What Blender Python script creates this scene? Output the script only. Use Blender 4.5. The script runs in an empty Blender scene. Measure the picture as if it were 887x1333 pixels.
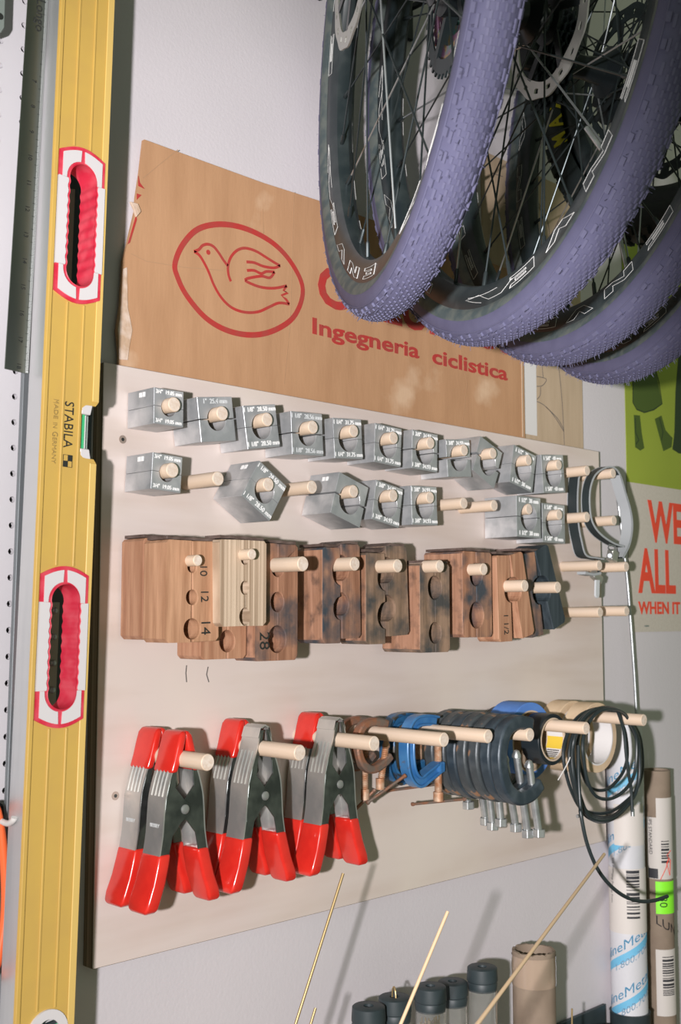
import bpy, bmesh, math, random
from math import sin, cos, pi, radians, atan2, sqrt, hypot
from mathutils import Vector, Matrix
from mathutils.geometry import tessellate_polygon
random.seed(7)
S = bpy.context.scene
COL = S.collection
# ------------------------------------------------------------------ camera, world, light
H = 1.5                                   # eye height
FPX, PITCH, YAW = 1511.0, radians(5.08), radians(45)
cam = bpy.data.objects.new('camera', bpy.data.cameras.new('camera'))
COL.objects.link(cam); S.camera = cam
cam.location = (0, 0, H)
cam.rotation_euler = (pi/2 + PITCH, 0, -YAW)
cam.data.sensor_fit = 'VERTICAL'; cam.data.sensor_height = 36; cam.data.sensor_width = 24
cam.data.lens = FPX * 36 / 1333
cam.data.clip_start = .02
cam.data.dof.use_dof = True; cam.data.dof.focus_distance = 1.3; cam.data.dof.aperture_fstop = 11
S.view_settings.view_transform = 'Standard'; S.view_settings.look = 'None'
S.view_settings.gamma = 1; S.view_settings.exposure = 0.0
W = bpy.data.worlds.new('world'); S.world = W; W.use_nodes = True
W.node_tree.nodes['Background'].inputs[0].default_value = (.76, .88, .62, 1)
W.node_tree.nodes['Background'].inputs[1].default_value = .27
# the photographer's flash, held left of the camera
fl = bpy.data.lights.new('flash', 'POINT'); fl.energy = 200; fl.color = (1, .955, .98)
fl.shadow_soft_size = .02
flo = bpy.data.objects.new('flash', fl); COL.objects.link(flo); flo.location = (-.27, 0, H-.02)
# beam pattern of the zoomed flash head: hot towards the right, cut off by the reflector edge beyond
fl.use_nodes = True; nt = fl.node_tree; em = nt.nodes['Emission']
tc = nt.nodes.new('ShaderNodeTexCoord'); sp = nt.nodes.new('ShaderNodeSeparateXYZ'); nt.links.new(tc.outputs['Normal'], sp.inputs[0])
def mth(op, a, b=None):
    n = nt.nodes.new('ShaderNodeMath'); n.operation = op
    for k, v in enumerate((a, b)):
        if v is None: continue
        if isinstance(v, (int, float)): n.inputs[k].default_value = v
        else: nt.links.new(v, n.inputs[k])
    return n.outputs[0]
X_, Y_, Z_ = sp.outputs
SG = 1
x_ = mth('MULTIPLY', X_, SG); y_ = mth('MULTIPLY', Y_, SG)
hyp = mth('SQRT', mth('ADD', mth('MULTIPLY', x_, x_), mth('MULTIPLY', y_, y_)))
sy = mth('DIVIDE', x_, mth('MAXIMUM', hyp, 1e-4))
rp_ = nt.nodes.new('ShaderNodeValToRGB'); nt.links.new(sy, rp_.inputs[0]); cr = rp_.color_ramp
for p_, v_ in ((.30, .10), (.50, .42), (.64, .64), (.80, 1.0), (.885, 1.65), (.903, 1.5), (.916, .60), (.930, .08), (.97, .04)):
    e_ = cr.elements.new(p_); e_.color = (v_/2, v_/2, v_/2, 1)
cr.elements[0].color = (.02, .02, .02, 1); cr.elements[-1].color = (.03, .03, .03, 1)
rz = nt.nodes.new('ShaderNodeValToRGB'); nt.links.new(mth('ADD', mth('MULTIPLY', mth('MULTIPLY', Z_, SG), .5), .5), rz.inputs[0])
for p_, v_ in ((.25, .35), (.33, .68), (.5, .68), (.57, .78), (.64, 1), (.70, 1), (.74, .8), (.85, .3)):
    e_ = rz.color_ramp.elements.new(p_); e_.color = (v_, v_, v_, 1)
rz.color_ramp.elements[0].color = (.1, .1, .1, 1); rz.color_ramp.elements[-1].color = (.1, .1, .1, 1)
rc = nt.nodes.new('ShaderNodeValToRGB'); nt.links.new(mth('ADD', mth('MULTIPLY', Z_, SG), mth('MULTIPLY', mth('SUBTRACT', sy, .8), 2.0)), rc.inputs[0])
for p_, v_ in ((.30, 1), (.40, .72), (.50, .38), (.62, .24)):
    e_ = rc.color_ramp.elements.new(p_); e_.color = (v_, v_, v_, 1)
rc.color_ramp.elements[0].color = (1, 1, 1, 1); rc.color_ramp.elements[-1].color = (.1, .1, .1, 1)
nt.links.new(mth('MULTIPLY', mth('MULTIPLY', mth('MULTIPLY', mth('MULTIPLY', rp_.outputs[0], rc.outputs[0]), rz.outputs[0]), 2.0), mth('GREATER_THAN', y_, 0)), em.inputs['Strength'])
# ------------------------------------------------------------------ pixel -> point on a plane parallel to the wall
FW = Vector((sin(YAW)*cos(PITCH), cos(YAW)*cos(PITCH), sin(PITCH)))
RT = Vector((cos(YAW), -sin(YAW), 0)); UP = RT.cross(FW)
def P(px, py, y):
    d = FW + RT*((px-443.5)/FPX) - UP*((py-666.5)/FPX)
    return d*(y/d.y) + Vector((0, 0, H))
def proj(p):
    v = Vector(p)-Vector((0, 0, H)); z = v.dot(FW)
    return 443.5+FPX*v.dot(RT)/z, 666.5-FPX*v.dot(UP)/z
WY, BY = 1.041, 1.023                     # wall plane, front of the plywood board
# ------------------------------------------------------------------ materials
MATS = {}
def mat(name, col, rough=.5, metal=0, col2=None, scale=20, lo=.4, hi=.6, stretch=(1, 1, 1), bump=0, bscale=200,
        spec=.5, alpha=None, trans=0, coat=0, detail=4, col3=None, scale3=5, lo3=.5, hi3=.6):
    if name in MATS: return MATS[name]
    m = bpy.data.materials.new(name); m.use_nodes = True; MATS[name] = m
    nt = m.node_tree; b = nt.nodes['Principled BSDF']
    c4 = lambda c: (c[0], c[1], c[2], 1)
    b.inputs['Base Color'].default_value = c4(col); b.inputs['Roughness'].default_value = rough
    b.inputs['Metallic'].default_value = metal; b.inputs['Specular IOR Level'].default_value = spec
    b.inputs['Transmission Weight'].default_value = trans; b.inputs['Coat Weight'].default_value = coat
    tc = nt.nodes.new('ShaderNodeTexCoord'); mp = nt.nodes.new('ShaderNodeMapping')
    nt.links.new(tc.outputs['Object'], mp.inputs['Vector']); mp.inputs['Scale'].default_value = stretch
    def noise(sc, det, src):
        n = nt.nodes.new('ShaderNodeTexNoise'); n.inputs['Scale'].default_value = sc; n.inputs['Detail'].default_value = det
        nt.links.new(src, n.inputs['Vector']); return n
    def layer(base, c, sc, l, h, src, det):
        n = noise(sc, det, src)
        r = nt.nodes.new('ShaderNodeMapRange'); r.inputs['From Min'].default_value = l; r.inputs['From Max'].default_value = h
        nt.links.new(n.outputs['Fac'], r.inputs['Value'])
        x = nt.nodes.new('ShaderNodeMix'); x.data_type = 'RGBA'
        nt.links.new(r.outputs['Result'], x.inputs[0])
        if isinstance(base, tuple): x.inputs[6].default_value = base
        else: nt.links.new(base, x.inputs[6])
        x.inputs[7].default_value = c4(c); return x.outputs[2]
    out = c4(col)
    if col2: out = layer(out, col2, scale, lo, hi, mp.outputs[0], detail)
    if col3: out = layer(out, col3, scale3, lo3, hi3, tc.outputs['Object'], 7)
    if not isinstance(out, tuple): nt.links.new(out, b.inputs['Base Color'])
    if bump:
        n = noise(bscale, 3, mp.outputs[0]); bp = nt.nodes.new('ShaderNodeBump')
        bp.inputs['Strength'].default_value = bump; bp.inputs['Distance'].default_value = .001
        nt.links.new(n.outputs['Fac'], bp.inputs['Height']); nt.links.new(bp.outputs[0], b.inputs['Normal'])
    return m
def sr(r, g, b):                          # sRGB 0-255 -> linear
    f = lambda c: (c/255/12.92 if c/255 <= .04045 else ((c/255+.055)/1.055)**2.4)
    return (f(r), f(g), f(b))
M_wall = mat('wall_paint', (.63, .59, .61), .7, col2=(.60, .565, .585), scale=3, bump=.25, bscale=260)
M_ply = mat('birch_plywood', (.655, .565, .52), .55, col2=(.56, .455, .39), scale=5, lo=.42, hi=.75, stretch=(.6, 1, 5), bump=.05, bscale=300,
            col3=(.70, .62, .54), scale3=3, lo3=.45, hi3=.7)
M_plyedge = mat('plywood_edge', (.20, .15, .09), .8, col2=(.45, .36, .24), scale=170, stretch=(0, 1, 0), lo=.45, hi=.55)
M_card = mat('cardboard', (.49, .275, .145), .8, col2=(.43, .235, .12), scale=14, lo=.35, hi=.7, stretch=(3, 1, .6), bump=.2, bscale=90,
             col3=(.62, .42, .27), scale3=9, lo3=.60, hi3=.72)
M_card2 = mat('cardboard_pale', (.50, .38, .26), .8, col2=(.44, .33, .22), scale=20, lo=.35, hi=.7, stretch=(4, 1, .4), bump=.15, bscale=90)
M_cardtorn = mat('cardboard_torn', (.66, .52, .42), .9, col2=(.52, .36, .24), scale=60, bump=.5, bscale=200)
M_red = mat('red_print', (.44, .035, .03), .7, col2=(.38, .05, .04), scale=60)
M_yel = mat('yellow_paint', (.53, .345, .082), .4, col2=(.51, .33, .083), scale=30, bump=.04, bscale=900)
M_yel2 = mat('yellow_milled', (.62, .43, .13), .42)
M_hred = mat('red_grip', (.55, .02, .05), .45, col2=(.60, .06, .09), scale=60, bump=.05)
M_white = mat('white_plastic', (.59, .565, .565), .45)
M_blk = mat('black_ink', (.02, .022, .02), .5)
M_ink2 = mat('faded_ink', (.28, .19, .06), .5)
M_alu = mat('aluminium_bar', (.62, .62, .62), .42, .75, col2=(.52, .53, .54), scale=30, stretch=(1, 1, .1))
M_steel = mat('dark_steel', (.20, .22, .23), .45, .6, col2=(.26, .28, .29), scale=20, stretch=(1, 1, .1))
M_ruler = mat('ruler_steel', (.22, .24, .22), .30, 1, col2=(.30, .32, .31), scale=12, stretch=(1, 1, .3))
M_plate = mat('grey_plate', (.30, .30, .24), .5, .3)
M_rulerl = mat('ruler_edge', (.60, .62, .62), .35, .7)
M_peg = mat('beech_dowel', (.68, .54, .42), .55, col2=(.60, .45, .31), scale=60, stretch=(1, .05, 1), lo=.4, hi=.7)
M_pegend = mat('dowel_end_grain', (.70, .60, .51), .7, col2=(.62, .50, .40), scale=300)
M_blockm = mat('machined_aluminium', (.46, .475, .485), .38, .48, col2=(.35, .37, .38), scale=45, lo=.35, hi=.7, bump=.08, bscale=600,
               col3=(.68, .68, .68), scale3=16, lo3=.52, hi3=.66)
M_etch = mat('etched_white', (.85, .85, .83), .6)
M_etchf = mat('etched_faint', (.60, .62, .62), .5)
M_chrome = mat('chromed_steel', (.60, .585, .55), .30, .70, col2=(.42, .43, .42), scale=25)
M_chromed = mat('chromed_side_plate', (.20, .215, .21), .24, .9, col2=(.10, .11, .11), scale=40)
M_pvc = mat('red_vinyl', (.66, .028, .018), .22, col2=(.60, .022, .015), scale=50, coat=.3)
M_rust = mat('rusty_iron', (.22, .17, .14), .55, .5, col2=(.36, .16, .09), scale=60, bump=.5, bscale=400)
M_rusts = mat('rusty_screw', (.42, .20, .10), .6, .3, col2=(.55, .38, .26), scale=90, bump=.5)
M_cblue = mat('blue_enamel', (.035, .15, .36), .35, .1, col2=(.06, .20, .42), scale=40, col3=(.12, .09, .07), scale3=35, lo3=.66, hi3=.70, coat=.2)
M_cblued = mat('worn_dark_blue_enamel', (.02, .09, .20), .35, .1, col2=(.03, .14, .30), scale=50, col3=(.05, .045, .035), scale3=45, lo3=.52, hi3=.60, coat=.2)
M_cblack = mat('black_cast_iron', (.028, .042, .054), .42, .2, col2=(.07, .09, .105), scale=50, lo=.45, hi=.75, bump=.2, bscale=200)
M_cblack2 = mat('worn_black_cast_iron', (.05, .06, .065), .42, .2, col2=(.10, .11, .115), scale=50, lo=.45, hi=.75, col3=(.30, .17, .10), scale3=50, lo3=.6, hi3=.66, bump=.2)
M_zinc = mat('zinc_screw', (.55, .57, .57), .35, .85, col2=(.42, .44, .45), scale=80)
M_tblue = mat('blue_masking_tape', (.085, .21, .56), .7, col2=(.10, .24, .60), scale=60)
M_tblack = mat('black_tape', (.012, .018, .022), .4)
M_core = mat('cardboard_core', (.55, .43, .31), .8)
M_tmask = mat('cream_masking_tape', (.66, .50, .33), .75, col2=(.60, .44, .28), scale=50)
M_paper = mat('white_paper', (.68, .66, .64), .7)
M_yelp = mat('yellow_print', (.72, .50, .05), .6)
M_cable = mat('black_cable', (.018, .026, .028), .35)
M_strapb = mat('black_leather', (.02, .028, .03), .5)
M_strapg = mat('grey_strap_edge', (.36, .38, .39), .5)
M_brass = mat('brass_rod', (.42, .30, .14), .4, .6)
M_bam = mat('bamboo', (.58, .42, .26), .6)
M_cap = mat('black_plastic_cap', (.022, .034, .038), .5, col2=(.03, .042, .046), scale=30)
M_clear = mat('clear_tube', (.97, .97, .95), .06, 0, trans=.93, spec=.4)
M_kraft = mat('kraft_tube', (.255, .195, .142), .8, col2=(.22, .165, .12), scale=25)
M_wtube = mat('white_mailing_tube', (.58, .58, .60), .55, col2=(.53, .53, .55), scale=9)
M_lbl = mat('label_paper', (.58, .54, .50), .6)
M_bprint = mat('blue_print', (.14, .42, .62), .6)
M_lime = mat('lime_sticker', (.25, .85, .03), .5)
M_bar = mat('barcode_black', (.03, .03, .035), .6)
M_green = mat('poster_green', (.30, .37, .04), .75, col2=(.275, .34, .035), scale=5)
M_olive = mat('poster_dark_green', (.06, .10, .012), .75)
M_olive2 = mat('poster_ink_line', (.02, .04, .012), .75)
M_cream = mat('poster_cream', (.56, .51, .44), .8, col2=(.53, .48, .41), scale=200)
M_pred = mat('poster_orange_red', (.78, .07, .03), .75)
M_pegb = mat('pegboard_white', (.60, .58, .60), .5)
M_wire = mat('white_wire', (.6, .58, .56), .4)
M_orange = mat('orange_plastic', (.80, .14, .04), .35)
M_greyt = mat('grey_plastic', (.20, .23, .21), .5)
M_floor = mat('concrete_floor', (.28, .27, .26), .8, col2=(.22, .21, .2), scale=6)
M_bench = mat('bench_wood', (.30, .21, .13), .6, col2=(.24, .16, .10), scale=12, stretch=(.3, 3, 1))
M_pencil = mat('pencil_line', (.13, .12, .11), .8)
M_tire = mat('lilac_rubber', (.092, .091, .150), .62, col2=(.083, .082, .138), scale=40, bump=.1, bscale=500, spec=.15)
M_tirek = mat('lilac_rubber_knobs', (.102, .101, .162), .62, spec=.15)
M_side = mat('dusty_sidewall', (.05, .07, .073), .7, col2=(.095, .11, .10), scale=60)
M_rim = mat('carbon_rim', (.016, .024, .027), .38, col2=(.035, .045, .046), scale=40, lo=.45, hi=.75)
M_gfx = mat('rim_outline_print', (.62, .62, .60), .5)
M_spoke = mat('black_spoke', (.03, .04, .042), .35, .5)
M_spokes = mat('silver_spoke', (.42, .45, .46), .35, .8)
M_hub = mat('black_hub', (.015, .02, .022), .3, .4)
M_rotor = mat('brake_rotor_steel', (.50, .50, .46), .35, .8)
M_cogd = mat('dark_cog', (.03, .045, .048), .35, .7)
M_cogg = mat('grey_cog', (.16, .20, .20), .35, .8)
M_oil = mat('oil_slick_cog', (.10, .32, .26), .25, .9, col2=(.40, .16, .32), scale=60, lo=.42, hi=.55, col3=(.50, .32, .10), scale3=90, lo3=.52, hi3=.6)
M_knob = mat('black_rubber', (.012, .018, .019), .6, bump=.2)
M_mxy = mat('yellow_tyre_print', (.60, .50, .01), .6)
M_vial = mat('vial_green', (.05, .45, .18), .15, coat=.5)
M_vialc = mat('vial_clear', (.55, .66, .60), .1, trans=.5)
def wood(name, c1, c2, c3=None, l3=.5, h3=.58, s3=22, st=(6, 6, .5), sc=22):
    return mat(name, c1, .62, col2=c2, scale=sc, lo=.35, hi=.65, stretch=st, bump=.5, bscale=60, col3=c3, scale3=s3, lo3=l3, hi3=h3)
W_tan = wood('tan_hardwood', (.36, .185, .10), (.52, .29, .17))
W_tan2 = wood('reddish_hardwood', (.33, .155, .085), (.48, .26, .155), (.24, .13, .09), .62, .75)
W_ply = wood('striped_plywood', (.68, .53, .39), (.33, .23, .15), st=(24, 1, .12), sc=16)
W_worn = wood('stained_hardwood', (.25, .115, .065), (.42, .215, .13), (.05, .055, .065), .42, .62)
W_worn2 = wood('scorched_hardwood', (.22, .11, .07), (.38, .20, .12), (.045, .055, .068), .36, .58, 24)
W_grey = wood('greyed_hardwood', (.17, .11, .07), (.31, .20, .135), (.06, .058, .056), .40, .64, 34)
W_face = wood('side_grain_hardwood', (.28, .14, .08), (.43, .23, .145), (.14, .08, .055), .50, .70, 60)
W_black = wood('blackened_wood', (.018, .028, .035), (.04, .055, .065), (.10, .065, .045), .60, .72)
M_leather = mat('old_leather', (.085, .055, .045), .6, col2=(.14, .10, .085), scale=60, bump=.6, bscale=250)
# ------------------------------------------------------------------ object helpers
def thing(name, label, cat, loc, group=None):
    o = bpy.data.objects.new(name, None); COL.objects.link(o); o.location = loc; o.empty_display_size = .02
    return tag(o, label, cat, group)
def tag(o, label, cat, group=None):
    o['label'] = label; o['category'] = cat
    if group: o['group'] = group
    return o
def wloc(o):
    v = Vector((0, 0, 0))
    while o is not None: v += Vector(o.location); o = o.parent
    return v
class MB:
    def __init__(s): s.v = []; s.f = []
    def add(s, vs, fs):
        n = len(s.v); s.v += [Vector(q) for q in vs]; s.f += [tuple(i+n for i in f) for f in fs]; return s
    def box(s, c, size, rot=None):
        hx, hy, hz = [q/2 for q in size]; c = Vector(c)
        vs = [Vector((x, y, z)) for x in (-hx, hx) for y in (-hy, hy) for z in (-hz, hz)]
        if rot is not None: vs = [rot @ q for q in vs]
        return s.add([c+q for q in vs], [(0, 1, 3, 2), (4, 6, 7, 5), (0, 4, 5, 1), (2, 3, 7, 6), (0, 2, 6, 4), (1, 5, 7, 3)])
    def tube(s, pts, r, n=8, closed=False, caps=True):
        pts = [Vector(p) for p in pts]; N = len(pts); rs = r if isinstance(r, (list, tuple)) else [r]*N
        vs = []; prev = None
        for i, p in enumerate(pts):
            a = pts[(i-1) % N] if (closed or i) else p; b = pts[(i+1) % N] if (closed or i < N-1) else p
            d = (b-a).normalized()
            if prev is None:
                prev = d.cross(Vector((0, 0, 1)) if abs(d.z) < .9 else Vector((1, 0, 0))).normalized()
            prev = (prev-d*prev.dot(d)).normalized(); q = d.cross(prev)
            vs += [p+(prev*cos(2*pi*k/n)+q*sin(2*pi*k/n))*rs[i] for k in range(n)]
        fs = []
        for i in range(N if closed else N-1):
            j = (i+1) % N
            fs += [(i*n+k, i*n+(k+1) % n, j*n+(k+1) % n, j*n+k) for k in range(n)]
        if caps and not closed: fs += [tuple(range(n))[::-1], tuple((N-1)*n+k for k in range(n))]
        return s.add(vs, fs)
    def cyl(s, a, b, r, n=16, r2=None): return s.tube([a, b], [r, r if r2 is None else r2], n)
    def lathe(s, prof, o, axis, n=48, closed=False):      # prof: (radius, along axis)
        o = Vector(o); ax = Vector(axis).normalized(); e = ax.cross(Vector((0, 0, 1)) if abs(ax.z) < .9 else Vector((1, 0, 0))).normalized(); g = ax.cross(e)
        m = len(prof); vs = []
        for k in range(n):
            d = e*cos(2*pi*k/n)+g*sin(2*pi*k/n)
            vs += [o+d*r+ax*h for r, h in prof]
        fs = []
        for k in range(n):
            j = (k+1) % n
            fs += [(k*m+i, k*m+(i+1) % m, j*m+(i+1) % m, j*m+i) for i in range(m if closed else m-1)]
        return s.add(vs, fs)
    def prism(s, loops, y0, y1, mp=None):     # loops of (x,z); first the outline, then holes; extruded in y
        if not isinstance(loops[0][0], (tuple, list, Vector)): loops = [loops]
        mp = mp or (lambda x, y, z: Vector((x, y, z)))
        flat = [q for l in loops for q in l]
        tri = tessellate_polygon([[Vector((q[0], q[1], 0)) for q in l] for l in loops])
        n = len(flat); vs = [mp(q[0], y0, q[1]) for q in flat]+[mp(q[0], y1, q[1]) for q in flat]
        fs = [tuple(t) for t in tri]+[tuple(i+n for i in t[::-1]) for t in tri]
        k = 0
        for l in loops:
            m = len(l); fs += [(k+i, k+(i+1) % m, k+(i+1) % m+n, k+i+n) for i in range(m)]; k += m
        return s.add(vs, fs)
    def sweep(s, path, t, y0, y1, closed=False):   # strip of thickness t following an (x,z) path, y0..y1 wide
        N = len(path); L = []; Rr = []
        for i in range(N):
            a = path[(i-1) % N] if (closed or i) else path[i]; b = path[(i+1) % N] if (closed or i < N-1) else path[i]
            dx, dz = b[0]-a[0], b[1]-a[1]; l = hypot(dx, dz) or 1; nx, nz = -dz/l*t/2, dx/l*t/2
            L.append((path[i][0]+nx, path[i][1]+nz)); Rr.append((path[i][0]-nx, path[i][1]-nz))
        vs = []
        for i in range(N): vs += [(L[i][0], y0, L[i][1]), (L[i][0], y1, L[i][1]), (Rr[i][0], y1, Rr[i][1]), (Rr[i][0], y0, Rr[i][1])]
        fs = []
        for i in range(N if closed else N-1):
            j = (i+1) % N; fs += [(i*4+k, i*4+(k+1) % 4, j*4+(k+1) % 4, j*4+k) for k in range(4)]
        if not closed: fs += [(0, 1, 2, 3), tuple((N-1)*4+k for k in (3, 2, 1, 0))]
        return s.add(vs, fs)
    def build(s, name, m, parent=None, smooth=False, bev=0, local=False, seg=1, label=None, kind=None):
        me = bpy.data.meshes.new(name); off = Vector((0, 0, 0)) if (local or parent is None) else wloc(parent)
        me.from_pydata([q-off for q in s.v], [], s.f); me.materials.append(m)
        bm = bmesh.new(); bm.from_mesh(me); bmesh.ops.recalc_face_normals(bm, faces=bm.faces); bm.to_mesh(me); bm.free()
        if smooth:
            me.polygons.foreach_set('use_smooth', [True]*len(me.polygons))
            me.set_sharp_from_angle(angle=radians(38))
        o = bpy.data.objects.new(name, me); COL.objects.link(o); o.parent = parent
        if bev:
            b = o.modifiers.new('bevel', 'BEVEL'); b.width = bev; b.segments = seg; b.limit_method = 'ANGLE'; b.angle_limit = radians(35)
        if label: o['label'] = label
        if kind: o['kind'] = kind
        return o
def cat(pts, n=6, closed=False):          # Catmull-Rom smoothing
    pts = [tuple(p) for p in pts]; N = len(pts); out = []
    for i in range(N if closed else N-1):
        p0 = pts[(i-1) % N] if (closed or i) else pts[0]; p1 = pts[i]; p2 = pts[(i+1) % N]
        p3 = pts[(i+2) % N] if (closed or i < N-2) else pts[-1]
        for k in range(n):
            t = k/n
            out.append(tuple(.5*((2*b)+(c-a)*t+(2*a-5*b+4*c-d)*t*t+(-a+3*b-3*c+d)*t**3) for a, b, c, d in zip(p0, p1, p2, p3)))
    if not closed: out.append(pts[-1])
    return out
def ring(cx, cz, r, n=24, a0=0, a1=2*pi, end=False):
    return [(cx+r*cos(a0+(a1-a0)*k/n), cz+r*sin(a0+(a1-a0)*k/n)) for k in range(n+(1 if end else 0))]
def text(name, s, size, m, mx, parent=None, ext=.0002, bold=0, sx=1, local=False):
    """flat lettering: mx maps text plane (x right, y up, z out) to the world"""
    c = bpy.data.curves.new(name, 'FONT'); c.body = s; c.size = size; c.extrude = ext; c.offset = bold*size; c.resolution_u = 3
    c.align_x = 'CENTER'; c.align_y = 'CENTER'
    t = bpy.data.objects.new(name, c); COL.objects.link(t)
    dg = bpy.context.evaluated_depsgraph_get(); me = bpy.data.meshes.new_from_object(t.evaluated_get(dg))
    bpy.data.objects.remove(t); bpy.data.curves.remove(c)
    me.transform(Matrix.Diagonal((sx, 1, 1, 1))); me.transform(mx)
    if parent and not local: me.transform(Matrix.Translation(-wloc(parent)))
    me.materials.clear(); me.materials.append(m); me.name = name
    o = bpy.data.objects.new(name, me); COL.objects.link(o); o.parent = parent
    return o
def wallmx(p, rot=0):                     # text plane facing -y, at point p
    return Matrix.Translation(Vector(p)) @ Matrix.Rotation(-rot, 4, 'Y') @ Matrix.Rotation(pi/2, 4, 'X')
def stroke(mb, pts, w, closed=False, t=.0002):   # flat printed line through world points lying in a plane y = const
    pts = [Vector(p) for p in pts]
    mb.sweep([(p.x, p.z) for p in pts], w, pts[0].y-t, pts[0].y, closed)
def copy_tree(o, parent=None):
    c = o.copy(); COL.objects.link(c); c.parent = parent
    for ch in list(o.children): copy_tree(ch, c)
    return c
def struct(name, mb, m, **k):
    o = mb.build(name, m, **k); o['kind'] = 'structure'; return o
# ------------------------------------------------------------------ room shell and bench
struct('wall_back', MB().box((1.2, WY+.05, 1.45), (5.2, .1, 2.9)), M_wall)
struct('floor', MB().box((1.2, -.4, -.05), (5.2, 3, .1)), M_floor)
BZ = .72
t = thing('workbench', 'wooden workbench top running along the wall under the tool board', 'workbench', (1.4, .8, 0))
MB().box((1.4, .80, BZ-.02), (2.9, .48, .04)).build('bench_top', M_bench, t, bev=.003)
for x in (.05, 2.75):
    for y in (.62, .98): MB().box((x, y, (BZ-.04)/2), (.07, .07, BZ-.04)).build('leg', M_bench, t, bev=.003)
# ------------------------------------------------------------------ plywood board
tl, bl, br = P(136, 470, BY), P(120, 1263, BY), P(790, 1094, BY)
BX0, BX1 = (tl.x+bl.x)/2, br.x; BZ1, BZ0 = (tl.z+P(781, 589, BY).z)/2, (bl.z+br.z)/2
board = thing('tool_board', 'large pale birch plywood board screwed flat to the white wall, full of wooden pegs', 'board', (BX0, BY, BZ0))
bm_ = MB().box(((BX0+BX1)/2, (BY+WY)/2, (BZ0+BZ1)/2), (BX1-BX0, WY-BY, BZ1-BZ0)).build('panel', M_ply, board, bev=.0006)
bm_.data.materials.append(M_plyedge)
for p in bm_.data.polygons:
    if abs(p.normal.y) < .5: p.material_index = 1
for px, py in ((160, 572), (150.5, 1036), (476, 600)):
    c = P(px, py, BY-.0004); s_ = MB().cyl(c, c+Vector((0, .002, 0)), .0045, 16).build('screw', mat('brass_screw_head', (.42, .33, .28), .5, .5), board, smooth=True)
    MB().cyl(c-Vector((0, .0003, 0)), c+Vector((0, .0005, 0)), .002, 6).build('screw_socket', M_blk, s_)
for pts in (((243, 866), (242, 876), (243, 888)), ((271, 868), (269, 878), (272, 888))):
    pl = MB(); stroke(pl, [P(a, b, BY-.0004) for a, b in pts], .0012); pl.build('pencil_mark', M_pencil, board)
# ------------------------------------------------------------------ pegs
def peg(px, py, L, r, label, group):
    c = P(px, py, BY-L); x, z = c.x, c.z
    t = thing('wooden_peg', label, 'peg', (x, BY, z), group)
    prof = [(r-.0008, -L), (r, -L+.0008), (r, 0)]
    MB().lathe(prof, (x, BY, z), (0, 1, 0), 24).build('dowel', M_peg, t, smooth=True)
    MB().cyl((x, BY-L, z), (x, BY-L+.0004, z), r-.0008, 24).build('end_grain', M_pegend, t)
    return Vector((x, BY, z))
RL = .058
R1 = [(227.5, 526.5), (290, 538), (348.5, 546), (408, 556), (461, 561), (513, 570), (561, 576.5), (605, 586), (642.5, 590), (688.7, 599), (728, 605), (765, 612.5), (799, 616)]
R2 = [(225, 612), (284.5, 623), (350, 630.5), (407, 634), (461, 639.6), (512.5, 645), (560.5, 647.6), (604.5, 655), (644, 658), (689.4, 662.7), (728.6, 670), (765, 673), (800, 677.5)]
ordw = ['first', 'second', 'third', 'fourth', 'fifth', 'sixth', 'seventh', 'eighth', 'ninth', 'tenth', 'eleventh', 'twelfth', 'last']
def plabel(row, i, occ): return 'wooden peg, %s from the left in the %s, %s' % (ordw[i], row, occ)
occ1 = ['through an aluminium block']*11+['carrying a black strap', 'carrying two strap loops']
occ2 = ['through an aluminium block', 'bare beside a block', 'through a tilted aluminium block', 'bare between two blocks', 'through a tilted open block', 'through an aluminium block', 'through an aluminium block',
        'bare', 'bare, over a long block', 'through an aluminium block', 'through an aluminium block', 'bare, inside the strap loop', 'bare, inside the strap loop']
PG1 = [peg(a, b, RL, .0078, plabel('top row', i, occ1[i]), 'pegs of the top row') for i, (a, b) in enumerate(R1)]
PG2 = [peg(a, b, RL, .0078, plabel('second row', i, occ2[i]), 'pegs of the second row') for i, (a, b) in enumerate(R2)]
for (a, b), w in (((781, 736), 'bare wooden peg under the strap, left one of the upper bare pair'), ((816, 737.7), 'bare wooden peg under the strap, at the board edge, upper'),
                  ((782, 797), 'bare wooden peg right of the black wood block, left one of the lower pair'), ((816.5, 795.5), 'lowest bare wooden peg at the right board edge')):
    peg(a, b, .066, .0078, w, 'bare pegs at the right edge')
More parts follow.
